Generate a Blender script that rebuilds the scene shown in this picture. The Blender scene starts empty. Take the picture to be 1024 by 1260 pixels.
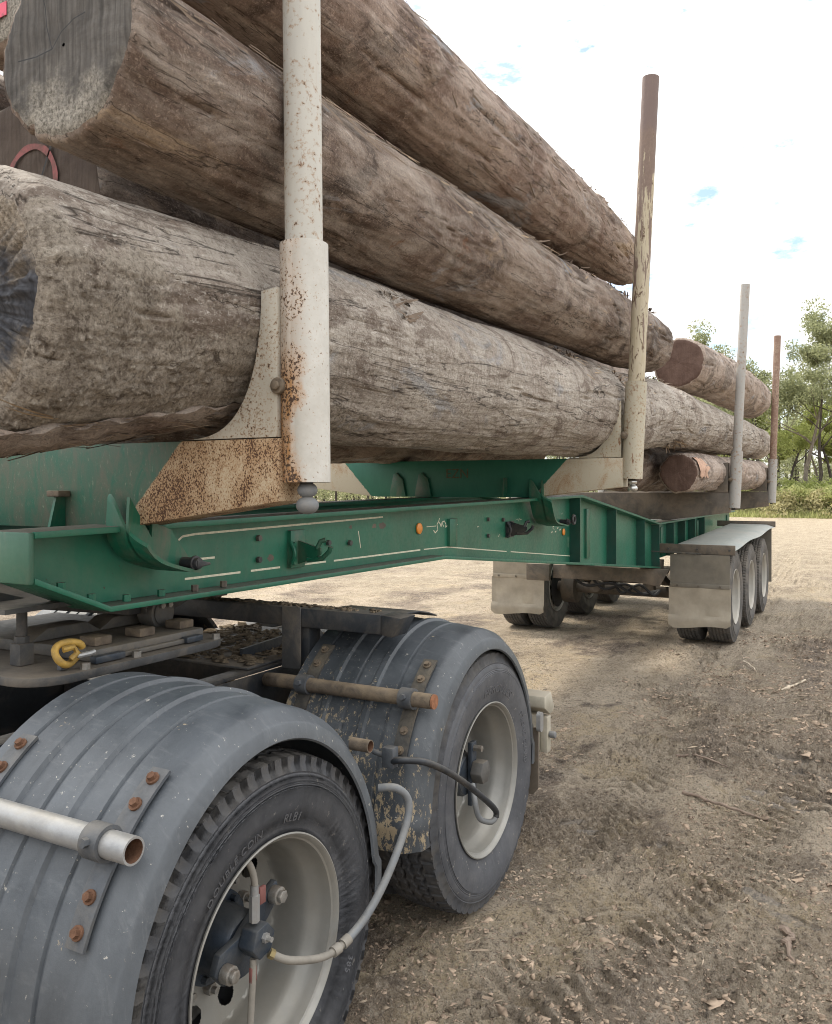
import bpy, bmesh, math, random
import numpy as np
from mathutils import Vector, Matrix
R = math.radians
C = bpy.context.scene.collection
sc = bpy.context.scene
random.seed(7); rng = np.random.default_rng(7)

# ------------------------------------------------------------------ camera, world, sun, exposure
TH = 0.5013; CAMH = 1.73
cd = bpy.data.cameras.new('camera'); cam = bpy.data.objects.new('camera', cd); C.objects.link(cam)
cam.location = (0, 0, CAMH); cam.rotation_euler = (R(90), 0, TH)
cd.sensor_fit = 'HORIZONTAL'; cd.sensor_width = 36; cd.lens = 36*1037/1024
cd.shift_y = -30/1024; cd.clip_start = .05; cd.clip_end = 3000
sc.camera = cam
SUN_EL, SUN_AZ = R(52), R(-66)          # azimuth from +Y towards +X
w = bpy.data.worlds.new('World'); sc.world = w; w.use_nodes = True
nt = w.node_tree; nt.nodes.clear()
def wn(t, **k):
    n = nt.nodes.new(t)
    for a, b in k.items(): setattr(n, a, b)
    return n
wo = wn('ShaderNodeOutputWorld'); bg = wn('ShaderNodeBackground'); nt.links.new(bg.outputs[0], wo.inputs[0])
sky = wn('ShaderNodeTexSky'); sky.sky_type = 'NISHITA'; sky.sun_disc = False
sky.sun_elevation = SUN_EL; sky.sun_rotation = SUN_AZ; sky.dust_density = 1.5
tc = wn('ShaderNodeTexCoord'); mp = wn('ShaderNodeMapping'); mp.inputs['Scale'].default_value = (1, 1, 2.4)
mp.inputs['Location'].default_value = (9.2, 1.7, .4)
nt.links.new(tc.outputs['Generated'], mp.inputs[0])
n1 = wn('ShaderNodeTexNoise'); n1.inputs['Scale'].default_value = 11.0; n1.inputs['Detail'].default_value = 7; n1.inputs['Roughness'].default_value = .62
nt.links.new(mp.outputs[0], n1.inputs['Vector'])
cr = wn('ShaderNodeValToRGB'); cr.color_ramp.elements[0].position = .35; cr.color_ramp.elements[0].color = (.0, .0, .0, 1)
cr.color_ramp.elements[1].position = .47; cr.color_ramp.elements[1].color = (1, 1, 1, 1)
nt.links.new(n1.outputs['Fac'], cr.inputs[0])
mx = wn('ShaderNodeMix', data_type='RGBA')
nt.links.new(cr.outputs[0], mx.inputs[0]); nt.links.new(sky.outputs[0], mx.inputs[6])
sx = wn('ShaderNodeSeparateXYZ'); nt.links.new(tc.outputs['Generated'], sx.inputs[0])      # overcast cloud: three times brighter overhead than at the horizon
ov = wn('ShaderNodeMath', operation='MULTIPLY_ADD', use_clamp=False); cl = wn('ShaderNodeClamp'); nt.links.new(sx.outputs[2], cl.inputs[0]); nt.links.new(cl.outputs[0], ov.inputs[0]); ov.inputs[1].default_value = .667; ov.inputs[2].default_value = .333
oc_ = wn('ShaderNodeVectorMath', operation='SCALE'); oc_.inputs[0].default_value = (13.6, 13.6, 13.5); nt.links.new(ov.outputs[0], oc_.inputs[3]); nt.links.new(oc_.outputs[0], mx.inputs[7])
nt.links.new(mx.outputs[2], bg.inputs[0]); bg.inputs[1].default_value = .105
sd = bpy.data.lights.new('sun', 'SUN'); sun = bpy.data.objects.new('sun', sd); C.objects.link(sun)
sd.energy = 2.1; sd.angle = R(13); sd.color = (1, .92, .78)
sun.rotation_euler = (R(90)-SUN_EL, 0, math.pi-SUN_AZ)
sc.view_settings.view_transform = 'Standard'; sc.view_settings.look = 'None'; sc.view_settings.gamma = 1
sc.view_settings.exposure = 1.20; sc.view_settings.use_curve_mapping = False
sc.cycles.use_denoising = True; sc.cycles.max_bounces = 6; sc.cycles.diffuse_bounces = 3; sc.cycles.use_adaptive_sampling = True
sc.cycles.adaptive_threshold = .01; sc.cycles.filter_width = 1.0

# ------------------------------------------------------------------ noise
_p = np.random.default_rng(3).permutation(256); _p = np.concatenate([_p, _p, _p])
_g = np.random.default_rng(4).normal(size=(256, 3)); _g /= np.linalg.norm(_g, axis=1)[:, None]
def perlin(x, y, z):
    xi, yi, zi = np.floor(x).astype(int), np.floor(y).astype(int), np.floor(z).astype(int)
    xf, yf, zf = x-xi, y-yi, z-zi
    u, v, t = [a*a*a*(a*(a*6-15)+10) for a in (xf, yf, zf)]
    def gr(i, j, k):
        h = _p[_p[_p[(xi+i) & 255]+((yi+j) & 255)]+((zi+k) & 255)]
        g = _g[h]
        return g[..., 0]*(xf-i)+g[..., 1]*(yf-j)+g[..., 2]*(zf-k)
    L = lambda a, b, t: a+(b-a)*t
    return 1.5*L(L(L(gr(0,0,0), gr(1,0,0), u), L(gr(0,1,0), gr(1,1,0), u), v), L(L(gr(0,0,1), gr(1,0,1), u), L(gr(0,1,1), gr(1,1,1), u), v), t)
def fbm(x, y, z, o=4, rough=.5):
    s = 0; a = 1.; f = 1.
    for i in range(o):
        s = s+a*perlin(x*f+i*17.3, y*f-i*9.1, z*f+i*5.7); a *= rough; f *= 2.03
    return s
def sstep(a, b, x):
    t = np.clip((x-a)/(b-a), 0, 1); return t*t*(3-2*t)

# ------------------------------------------------------------------ materials
class T:
    def __init__(s, name):
        s.m = bpy.data.materials.new(name); s.m.use_nodes = True; s.t = s.m.node_tree
        s.b = s.t.nodes['Principled BSDF']; s.tc = s.t.nodes.new('ShaderNodeTexCoord'); s.co = s.tc.outputs['Object']
    def n(s, t, ins={}, **k):
        n = s.t.nodes.new(t)
        for a, b in k.items(): setattr(n, a, b)
        for a, b in ins.items(): s.put(n.inputs[a], b)
        return n
    def put(s, i, v):
        if isinstance(v, bpy.types.NodeSocket): s.t.links.new(v, i)
        else:
            if isinstance(v, tuple) and len(v) == 3 and i.type == 'RGBA': v = v+(1,)
            i.default_value = v
    def map(s, sx=1, sy=1, sz=1, loc=(0, 0, 0), rot=(0, 0, 0)):
        return s.n('ShaderNodeMapping', {0: s.co, 1: loc, 2: rot, 3: (sx, sy, sz)}).outputs[0]
    def noise(s, co=None, scale=5., detail=6., rough=.55, dist=0.):
        return s.n('ShaderNodeTexNoise', {'Vector': co or s.co, 'Scale': scale, 'Detail': detail, 'Roughness': rough, 'Distortion': dist}).outputs['Fac']
    def vor(s, co=None, scale=5., feat='F1', rnd=1.):
        return s.n('ShaderNodeTexVoronoi', {'Vector': co or s.co, 'Scale': scale, 'Randomness': rnd}, feature=feat).outputs['Distance']
    def ramp(s, f, *st):
        n = s.n('ShaderNodeValToRGB', {0: f}); e = n.color_ramp.elements
        while len(e) < len(st): e.new(.5)
        for i, (p, c) in enumerate(st):
            e[i].position = p; e[i].color = (c, c, c, 1) if not isinstance(c, tuple) else c+(1,)
        return n.outputs[0]
    def mix(s, f, a, b, blend='MIX'):
        n = s.n('ShaderNodeMix', data_type='RGBA', blend_type=blend, clamp_factor=True)
        s.put(n.inputs[0], f); s.put(n.inputs[6], a); s.put(n.inputs[7], b); return n.outputs[2]
    def m_(s, op, a, b=0., c=0.):
        return s.n('ShaderNodeMath', {0: a, 1: b, 2: c}, operation=op).outputs[0]
    def sep(s, v=None): 
        return s.n('ShaderNodeSeparateXYZ', {0: v or s.co}).outputs
    def bump(s, h, st=.5, d=.01, nrm=None):
        i = {'Height': h, 'Strength': st, 'Distance': d}
        if nrm: i['Normal'] = nrm
        return s.n('ShaderNodeBump', i).outputs[0]
    def up(s):
        return s.n('ShaderNodeSeparateXYZ', {0: s.n('ShaderNodeNewGeometry').outputs['Normal']}).outputs[2]
    def out(s, col, rough=.6, metal=0., nrm=None, spec=.5):
        s.put(s.b.inputs['Base Color'], col); s.put(s.b.inputs['Roughness'], rough); s.put(s.b.inputs['Metallic'], metal)
        s.put(s.b.inputs['Specular IOR Level'], spec)
        if nrm: s.put(s.b.inputs['Normal'], nrm)
        return s.m
M = {}
def log_mat(name, a, b, c, seed, mud=.0):
    t = T(name); g = t.map(4, 1.3, 4, (seed, seed*.7, seed*1.3), (.0, .0, .12))
    g2 = t.map(20, 5.5, 20, (seed*2, seed, 0), (0, 0, -.1)); iso = t.map(1, 1, 1, (seed*3, seed, seed)); rg = t.map(1.5, 12, 1.5, (seed, seed, 0))
    n1 = t.noise(g, 2.0, 9, .66, .9); n2 = t.noise(g2, 2.2, 7, .7, .5); n3 = t.noise(iso, 1.9, 7, .64, .4)
    n4 = t.noise(iso, 105, 5, .8); n5 = t.noise(iso, 5.5, 8, .7, .8); n6 = t.noise(t.map(1.5, .8, 1.5, (seed, 0, seed)), 6.5, 9, .74, 1.6); n7 = t.noise(rg, 2.2, 6, .65, .6); n8 = t.noise(iso, 17, 8, .75, .6)
    col = t.mix(t.ramp(n3, (.42, 0), (.56, 1)), a, b)
    n9 = t.noise(t.map(1.1, .55, 1.1, (seed*7, seed, 3)), 2.6, 7, .66, 1.1); col = t.mix(t.m_('MULTIPLY', t.ramp(n9, (.49, 0), (.57, 1)), .85), col, tuple(x*.42 for x in a)); n10 = t.noise(t.map(1.2, .4, 1.2, (seed*9, 4, seed)), 3., 7, .68, 1.)
    col = t.mix(t.m_('MULTIPLY', t.ramp(n1, (.45, 0), (.66, 1)), .7), col, c)
    col = t.mix(t.m_('MULTIPLY', t.ramp(n2, (.32, 1), (.48, 0)), .42), col, tuple(x*.32 for x in a))
    col = t.mix(t.m_('MULTIPLY', t.ramp(n7, (.34, 1), (.46, 0)), .18), col, tuple(x*.45 for x in a))
    col = t.mix(t.m_('MULTIPLY', t.ramp(n2, (.55, 0), (.72, 1)), .4), col, tuple(min(1, x*1.5) for x in b))
    col = t.mix(t.ramp(n10, (.60, 0), (.66, .7)), col, (.30, .315, .34)); col = t.mix(t.ramp(n10, (.33, .6), (.39, 0)), col, (.40, .30, .20))
    col = t.mix(t.ramp(n8, (.60, 0), (.70, .6)), col, tuple(min(1, x*1.35) for x in c))
    col = t.mix(t.ramp(n8, (.28, .55), (.38, 0)), col, tuple(x*.35 for x in a))
    col = t.mix(t.ramp(n6, (.28, .9), (.335, 0)), col, tuple(x*.18 for x in a))             # dark torn bark
    col = t.mix(t.ramp(n5, (.63, 0), (.69, .75)), col, (.20, .105, .062))                  # red brown wood showing
    n11 = t.noise(t.map(1, .45, 1, (seed, 2, 1), (0, 0, .5)), 48, 7, .78, .6); col = t.mix(t.ramp(n11, (.33, .45), (.42, 0)), col, tuple(x*.28 for x in a)); col = t.mix(t.ramp(n11, (.58, 0), (.66, .5)), col, tuple(min(1, x*1.75) for x in b))
    col = t.mix(t.ramp(n4, (.36, .55), (.45, 0)), col, tuple(x*.3 for x in a))
    col = t.mix(t.ramp(n4, (.56, 0), (.66, .6)), col, tuple(min(1, x*1.8) for x in b))
    ck = t.m_('ABSOLUTE', t.m_('SUBTRACT', t.noise(t.map(4, .35, 4, (seed*5, seed, 2)), 1.6, 5, .6, .5), .5))
    col = t.mix(t.ramp(ck, (.0, .8), (.007, 0)), col, tuple(x*.15 for x in a))            # drying cracks along the grain
    h = t.m_('ADD', t.m_('MULTIPLY', n2, .7), t.m_('ADD', t.m_('MULTIPLY', n4, .45), t.m_('ADD', t.m_('MULTIPLY', n11, .9), t.m_('ADD', t.m_('MULTIPLY', n6, .9), t.m_('MULTIPLY', n8, 1.1)))))
    h = t.m_('ADD', h, t.ramp(ck, (0, -1.), (.02, 0)))
    return t.out(col, .85, 0, t.bump(h, .5, .018), .25)
M['log_grey'] = log_mat('grey_bark', (.27, .225, .19), (.41, .36, .315), (.47, .44, .405), 1.)
M['log_brown'] = log_mat('brown_bark', (.135, .094, .073), (.25, .195, .157), (.40, .35, .305), 4.)
M['log_mid'] = log_mat('mid_bark', (.200, .138, .110), (.325, .25, .208), (.41, .355, .31), 9.)
M['log_far'] = log_mat('pale_bark', (.29, .222, .18), (.40, .325, .275), (.42, .365, .32), 13.)
def mudlog():
    # bare grey log with a crust of dried mud over its near butt (y is measured from the butt)
    t = T('muddy_bark'); n = t.noise(None, 15, 9, .76, .6); n3 = t.noise(None, 85, 5, .75); n4 = t.noise(None, 3.2, 7, .62, .4); g2 = t.map(24, 4.5, 24, (1, 2, 0), (0, 0, .05)); n2 = t.noise(g2, 2, 8, .68, .3); n11 = t.noise(t.map(1, .5, 1, (3, 2, 1), (0, 0, .4)), 50, 7, .78, .6); n5 = t.noise(t.map(1.4, 13, 1.4), 2.4, 7, .66, .7); n6 = t.noise(t.map(1.4, .9, 1.4), 6, 9, .72, 1.4); n8 = t.noise(None, 20, 8, .75, .5)
    x, y, z = t.sep()
    mud = t.mix(t.ramp(n, (.34, 0), (.6, 1)), (.185, .152, .122), (.39, .342, .285)); mud = t.mix(t.ramp(n3, (.36, .75), (.5, 0)), mud, (.10, .078, .058)); mud = t.mix(t.ramp(n, (.28, .8), (.38, 0)), mud, (.085, .065, .05))
    wood = t.mix(t.ramp(n4, (.36, 0), (.62, 1)), (.33, .28, .237), (.51, .46, .405)); wood = t.mix(t.m_('MULTIPLY', t.ramp(n5, (.36, 1), (.5, 0)), .42), wood, (.15, .12, .098))
    wood = t.mix(t.m_('MULTIPLY', t.ramp(n2, (.33, 1), (.47, 0)), .5), wood, (.12, .095, .075)); wood = t.mix(t.m_('MULTIPLY', t.ramp(n2, (.55, 0), (.72, 1)), .5), wood, (.55, .51, .455))
    wood = t.mix(t.ramp(n8, (.30, .7), (.39, 0)), wood, (.11, .085, .068)); wood = t.mix(t.ramp(n6, (.30, .92), (.36, 0)), wood, (.055, .042, .034))
    wood = t.mix(t.ramp(n4, (.64, 0), (.70, .5)), wood, (.30, .18, .125))
    n12 = t.noise(t.map(1.1, .5, 1.1, (4, 1, 3)), 2.8, 8, .7, 1.1); wood = t.mix(t.m_('MULTIPLY', t.ramp(n12, (.53, 0), (.60, 1)), .8), wood, (.165, .125, .10)); wood = t.mix(t.ramp(n12, (.36, .6), (.42, 0)), wood, (.30, .31, .33))
    wood = t.mix(t.ramp(n11, (.36, .75), (.43, 0)), wood, (.10, .08, .065)); wood = t.mix(t.ramp(n11, (.57, 0), (.65, .65)), wood, (.66, .62, .56)); wood = t.mix(t.ramp(n3, (.36, .6), (.46, 0)), wood, (.12, .098, .08)); wood = t.mix(t.ramp(n3, (.56, 0), (.66, .55)), wood, (.68, .64, .58)); mud = t.mix(t.ramp(n3, (.56, 0), (.66, .6)), mud, (.58, .51, .43)); mud = t.mix(t.ramp(n8, (.36, .85), (.42, 0)), mud, (.09, .07, .055))
    ck = t.m_('ABSOLUTE', t.m_('SUBTRACT', t.noise(t.map(3.4, .3, 3.4, (2.2, 5, 2)), 1.6, 5, .6, .5), .5)); wood = t.mix(t.ramp(ck, (0, .9), (.009, 0)), wood, (.035, .027, .022))
    k = t.m_('SUBTRACT', t.m_('ADD', n4, t.m_('MULTIPLY', n, .55)), t.m_('ADD', t.m_('MULTIPLY', t.m_('MINIMUM', y, 1.8), .30), t.m_('MULTIPLY', z, 1.05)))
    f = t.ramp(k, (.52, 0), (.60, 1))
    h = t.m_('ADD', t.m_('MULTIPLY', n, 1.5), t.m_('MULTIPLY', n3, .5)); hw = t.m_('ADD', t.m_('MULTIPLY', n2, .7), t.m_('ADD', t.m_('MULTIPLY', n8, .9), t.m_('MULTIPLY', n6, .6)))
    h = t.m_('ADD', t.m_('MULTIPLY', h, f), t.m_('MULTIPLY', hw, t.m_('SUBTRACT', 1.1, f)))
    return t.out(t.mix(f, wood, mud), .9, 0, t.bump(h, .95, .02), .2)
M['log_mud'] = mudlog()
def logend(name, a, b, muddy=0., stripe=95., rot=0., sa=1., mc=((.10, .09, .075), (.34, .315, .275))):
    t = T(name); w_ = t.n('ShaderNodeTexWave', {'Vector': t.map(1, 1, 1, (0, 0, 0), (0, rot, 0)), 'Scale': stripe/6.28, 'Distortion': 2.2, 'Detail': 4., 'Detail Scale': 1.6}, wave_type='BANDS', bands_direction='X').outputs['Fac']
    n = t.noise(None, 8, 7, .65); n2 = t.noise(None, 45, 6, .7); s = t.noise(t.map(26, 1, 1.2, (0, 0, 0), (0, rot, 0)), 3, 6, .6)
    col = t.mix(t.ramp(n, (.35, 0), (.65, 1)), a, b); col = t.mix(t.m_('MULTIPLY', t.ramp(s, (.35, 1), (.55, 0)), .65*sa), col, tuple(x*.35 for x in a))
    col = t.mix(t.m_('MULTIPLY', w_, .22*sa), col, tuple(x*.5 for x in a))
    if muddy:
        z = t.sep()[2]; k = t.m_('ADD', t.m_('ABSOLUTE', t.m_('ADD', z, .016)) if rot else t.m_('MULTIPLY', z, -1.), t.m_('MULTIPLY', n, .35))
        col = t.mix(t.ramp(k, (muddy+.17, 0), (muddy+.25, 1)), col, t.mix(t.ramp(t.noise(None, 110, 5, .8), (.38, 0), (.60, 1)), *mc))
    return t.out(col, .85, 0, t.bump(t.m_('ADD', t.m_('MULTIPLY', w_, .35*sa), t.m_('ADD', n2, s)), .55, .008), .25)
M['end_grey'] = logend('weathered_end_grain', (.085, .079, .074), (.15, .139, .128), .085)
M['end_dark'] = logend('dark_end_grain', (.040, .041, .048), (.085, .086, .095), .075, 130, .75, 1., ((.09, .072, .055), (.27, .225, .175)))  # near-black end grain with mud above and below
M['end_brown'] = logend('dark_brown_end_grain', (.062, .046, .038), (.10, .078, .064), 0, 95, 0., .4)  # dark brown end grain without mud
M['end_red'] = logend('dark_red_end_grain', (.095, .058, .046), (.15, .098, .078), 0, 60, .4, .12)
def pink():
    t = T('pink_marking_paint'); n = t.noise(None, 30, 5, .7)
    return t.out(t.mix(t.ramp(n, (.3, 0), (.5, 1)), (.25, .10, .11), (.72, .13, .20)), .8)
M['pink'] = pink()
def pink2():
    t = T('faded_pink_marking_paint'); n = t.noise(None, 24, 5, .7)
    return t.out(t.mix(t.ramp(n, (.35, 0), (.6, 1)), (.10, .065, .055), (.24, .085, .085)), .9)
M['pink_faded'] = pink2()
def simple(name, col, rough=.6, metal=0., var=.25, scale=12., bump=.15, spec=.5, dust=None, dustamt=.5, spots=None):
    t = T(name); n = t.noise(None, scale, 7, .62); n2 = t.noise(None, scale*6, 5, .7)
    c = t.mix(t.ramp(n, (.3, 0), (.7, 1)), tuple(x*(1-var) for x in col), tuple(min(1, x*(1+var)) for x in col))
    if dust:
        f = t.m_('MULTIPLY', t.ramp(t.noise(None, scale*.6, 8, .7, .6), (.45, 0), (.68, 1)), dustamt); c = t.mix(f, c, dust)
        up = t.ramp(t.m_('MULTIPLY', t.up(), 1.), (.55, 0), (.95, dustamt)); c = t.mix(t.m_('MULTIPLY', up, t.ramp(n, (.3, .4), (.6, 1))), c, dust)
    if spots:
        c = t.mix(t.ramp(t.noise(None, scale*5, 3, .6), (.66, 0), (.70, 1)), c, spots)
    return t.out(c, t.ramp(n2, (.2, max(.05, rough-.12)), (.8, min(1, rough+.15))), metal, t.bump(n2, bump, .004), spec)
def rusty(name, paint, amt=.5, fine=75., hole=(.055, .03, .018), halo=(.30, .17, .08), grad=None, big=.0):
    t = T(name); n = t.noise(None, fine, 4, .65); n2 = t.noise(None, 5, 6, .65); n3 = t.noise(t.map(7, 7, .9), 2.2, 6, .6); x, y, z = t.sep()
    dens = t.m_('ADD', t.m_('MULTIPLY', t.m_('SUBTRACT', n2, .5), .5), amt*.30)
    if grad: dens = t.m_('ADD', dens, t.m_('MULTIPLY', t.m_('SUBTRACT', grad[1], {'x': x, 'y': y, 'z': z}[grad[0]]), grad[2]))
    k = t.m_('ADD', n, dens)
    c = t.mix(t.ramp(n3, (.35, 0), (.7, 1)), tuple(v*.86 for v in paint), paint)
    c = t.mix(t.m_('MULTIPLY', t.ramp(k, (.60, 0), (.74, 1)), .75), c, halo)
    c = t.mix(t.ramp(k, (.725, 0), (.76, 1)), c, hole)
    if big:
        c = t.mix(t.ramp(t.noise(t.map(9, 9, 2.5), 2, 8, .7), (big, 0), (big+.05, 1)), c, (.20, .10, .05))
    st = t.ramp(n3, (.60, 0), (.80, .55)); c = t.mix(st, c, (.36, .25, .15))
    return t.out(c, .62, 0, t.bump(t.ramp(k, (.70, 1), (.76, 0)), .35, .004), .4)
M['white_rust'] = rusty('rusted_white_paint', (.53, .495, .42), .30, 150)
def sleeve():
    t = T('rust_streaked_white_paint'); n = t.noise(None, 120, 4, .65); n2 = t.noise(None, 6, 7, .65); n3 = t.noise(t.map(30, 30, 3), 2., 7, .65); x, y, z = t.sep()
    c = t.mix(t.ramp(n2, (.35, 0), (.65, 1)), (.45, .43, .385), (.59, .58, .545))
    lf = t.ramp(t.m_('ADD', t.m_('MULTIPLY', t.m_('ADD', x, t.m_('MULTIPLY', y, .7)), -9.), t.m_('MULTIPLY', t.m_('SUBTRACT', n2, .5), 2.2)), (-.25, 0), (.35, 1))       # left flank under the bolt
    lo = t.ramp(t.m_('SUBTRACT', .46, z), (0, .3), (.12, 1)); st = t.m_('MULTIPLY', lf, lo)
    c = t.mix(t.m_('MULTIPLY', st, t.ramp(n3, (.3, .55), (.6, 1.))), c, (.40, .21, .085))
    d = t.m_('ADD', n, t.m_('ADD', t.m_('MULTIPLY', st, .14), t.m_('ADD', t.m_('MULTIPLY', lf, .05), t.m_('MULTIPLY', t.m_('SUBTRACT', n2, .5), .34))))
    c = t.mix(t.ramp(d, (.60, 0), (.70, .7)), c, (.38, .22, .10)); c = t.mix(t.ramp(d, (.675, 0), (.71, 1)), c, (.06, .033, .02))
    ch = t.noise(t.map(1, 1, .45), 17, 8, .72, .8); c = t.mix(t.ramp(ch, (.665, 0), (.68, 1)), c, (.26, .12, .06))
    return t.out(c, .55, 0, t.bump(t.ramp(d, (.66, 1), (.71, 0)), .3, .003), .45)
M['sleeve_rust'] = sleeve()
def creamtop():
    t = T('cream_paint_rusting_to_top'); n = t.noise(t.map(16, 16, 1.6), 2.2, 8, .7, .4); n2 = t.noise(t.map(1, 1, .35), 26, 8, .72, .8); n3 = t.noise(None, 60, 5, .7); x, y, z = t.sep()
    c = t.mix(t.ramp(n, (.35, 0), (.65, 1)), (.42, .36, .25), (.53, .48, .375))
    c = t.mix(t.ramp(n2, (.56, 0), (.60, .95)), c, (.11, .065, .042)); c = t.mix(t.ramp(n, (.56, 0), (.64, .7)), c, (.40, .25, .12))
    k = t.m_('ADD', t.m_('MULTIPLY', t.m_('SUBTRACT', z, 1.6), .9), t.m_('MULTIPLY', t.m_('SUBTRACT', n, .5), 7.))
    c = t.mix(t.ramp(k, (-.05, 0), (.22, 1)), c, t.mix(n3, (.135, .10, .083), (.25, .18, .145)))
    k2 = t.m_('ADD', t.m_('MULTIPLY', t.m_('SUBTRACT', z, 2.35), 3.), t.m_('SUBTRACT', n, .5)); c = t.mix(t.ramp(k2, (0, 0), (.2, .9)), c, (.17, .125, .115))
    return t.out(c, .65, 0, t.bump(n2, .25, .004), .35)
M['cream_top'] = creamtop()
M['white_pipe'] = rusty('chipped_white_paint', (.52, .505, .46), .22, 60, big=.635)
M['cream_rust'] = rusty('rusted_cream_paint', (.48, .44, .345), .18, 60, big=.60)
M['grey_pipe'] = rusty('weathered_grey_paint', (.40, .39, .37), .12, 40, big=.66)
M['brown_pipe'] = rusty('rusted_brown_pipe', (.25, .16, .12), .4, 30, hole=(.10, .05, .035), halo=(.42, .33, .25), big=.6)
def green(name='green_paint', col=(.008, .108, .062), dirt=.85, dcol=(.13, .115, .085), speck=.69):
    t = T(name); n = t.noise(None, 3, 7, .62); n2 = t.noise(None, 60, 5, .7); n3 = t.noise(t.map(3, 3, 1.2), 3, 8, .7, .6)
    c = t.mix(t.ramp(n, (.3, 0), (.7, 1)), tuple(x*.8 for x in col), tuple(x*1.2+.004 for x in col))
    c = t.mix(t.m_('MULTIPLY', t.ramp(n3, (.45, 0), (.75, 1)), dirt), c, dcol)
    c = t.mix(t.m_('MULTIPLY', t.ramp(t.up(), (.6, 0), (.9, 1)), .9), c, (.12, .10, .085))
    c = t.mix(t.ramp(n2, (speck, 0), (speck+.03, 1)), c, (.05, .03, .02))
    return t.out(c, t.ramp(n2, (.3, .32), (.7, .55)), 0, t.bump(n2, .1, .004), .5)
M['green'] = green(); M['green_rail'] = green('green_rail_paint', (.010, .122, .072), .36, (.10, .125, .09), .675)
M['stiff'] = green('grimy_green_paint', (.012, .075, .055), .5, (.06, .055, .045))
M['green_pale'] = green('faded_green_paint', (.035, .115, .075), .6, (.15, .15, .11))
def bolster_mat(name, edge, slope, cream=False, dirt=.5):
    # green beam whose tips are painted white on a diagonal; rust speckle on the tips
    t = T(name); x, y, z = t.sep(); ax = t.m_('ABSOLUTE', x)
    k = t.m_('SUBTRACT', t.m_('ADD', ax, t.m_('MULTIPLY', t.m_('ADD', z, 0.), slope)), edge)
    n0 = t.noise(None, 25, 5, .7); kk = t.m_('ADD', k, t.m_('MULTIPLY', t.m_('SUBTRACT', n0, .5), .03))
    f = t.ramp(kk, (0., 0), (.006, 1))
    n = t.noise(t.map(1, 1, .75), 210, 5, .7); n2 = t.noise(t.map(1, 1, .6), 7, 8, .7, .5); n3 = t.noise(t.map(5, 5, 2.2), 3, 9, .78, .6); n4 = t.noise(t.map(1, 1, .35), 110, 5, .7)
    g = t.mix(t.m_('MULTIPLY', t.ramp(n3, (.34, 0), (.62, 1)), min(1, dirt*1.5)), (.012, .12, .078), (.115, .112, .085) if dirt > .4 else (.03, .17, .115))
    g = t.mix(t.ramp(n4, (.60, 0), (.68, .6)), g, (.24, .27, .2)) if dirt > .4 else g
    paint = (.50, .41, .29) if not cream else (.48, .44, .345)
    d = t.m_('ADD', n, t.m_('MULTIPLY', t.m_('SUBTRACT', n2, .5), .55)); off = .0 if not cream else .14
    c = t.mix(t.ramp(d, (.40+off, 0), (.56+off, .8)), paint, (.36, .20, .085)); c = t.mix(t.m_('MULTIPLY', t.ramp(n2, (.42+off*.6, 0), (.66+off*.6, 1)), .8), c, (.34, .20, .10)); c = t.mix(t.ramp(d, (.535+off, 0), (.575+off, 1)), c, (.075, .036, .02))
    return t.out(t.mix(f, g, c), t.mix(f, (.5, .5, .5), (.75, .75, .75)), 0, t.bump(d, .2, .004), .4)
M['black_steel'] = simple('dusty_black_steel', (.020, .024, .030), .5, 0, .3, 9, .2, .5, (.16, .135, .105), .45)
M['dark_steel'] = simple('dirty_dark_steel', (.055, .056, .058), .6, 0, .35, 8, .3, .4, (.20, .165, .125), .6)
M['grey_steel'] = simple('greased_grey_steel', (.105, .102, .097), .6, .2, .3, 10, .3, .4, (.22, .18, .13), .6)
M['grey_brown'] = simple('dusty_suspension_steel', (.115, .10, .085), .75, 0, .3, 7, .3, .3, (.24, .19, .14), .7)
M['flap'] = simple('dusty_rubber_flap', (.34, .30, .24), .85, 0, .22, 5, .2, .2, (.36, .31, .24), .6)
M['flap_dark'] = simple('grey_rubber_flap', (.175, .16, .135), .85, 0, .2, 5, .2, .2, (.26, .23, .18), .5)
M['flap_brown'] = simple('muddy_brown_flap', (.12, .10, .08), .85, 0, .25, 7, .3, .2, (.22, .18, .13), .5)
M['rubber'] = simple('dusty_tyre_rubber', (.070, .073, .082), .62, 0, .25, 7, .25, .4, (.16, .16, .165), .5, (.2, .19, .18))
M['tread'] = simple('tyre_tread_rubber', (.062, .064, .070), .72, 0, .3, 10, .3, .3, (.13, .115, .095), .5)
M['letter'] = simple('raised_rubber_letter', (.105, .107, .115), .55, 0, .15, 20, .1, .4)
M['rubber_far'] = simple('dry_dusty_tyre_rubber', (.105, .10, .095), .85, 0, .25, 8, .25, .2, (.23, .20, .165), .6)
M['rim'] = simple('grey_wheel_paint', (.255, .25, .232), .42, .3, .14, 6, .1, .5, (.30, .27, .22), .4)
M['rim_far'] = simple('dusty_wheel_paint', (.40, .385, .35), .7, 0, .12, 6, .1, .3, (.42, .38, .32), .6)
M['galv'] = simple('scuffed_aluminium_pipe', (.34, .345, .35), .5, .5, .18, 16, .2, .5, (.36, .33, .28), .4)
M['rust'] = simple('brown_rust', (.135, .072, .045), .85, 0, .4, 40, .4, .2)
M['rust_pipe'] = simple('muddy_rusted_pipe', (.13, .105, .082), .75, .1, .4, 18, .5, .3, (.30, .23, .15), .55)
M['rust_tip'] = simple('orange_rusted_pipe_end', (.27, .125, .07), .85, 0, .3, 60, .3, .2)
M['hose'] = simple('grey_rubber_hose', (.16, .17, .18), .6, 0, .2, 14, .15, .4, (.3, .27, .22), .35)
M['hose_pale'] = simple('dusty_tan_hose', (.24, .22, .19), .7, 0, .2, 14, .15, .3)
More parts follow.
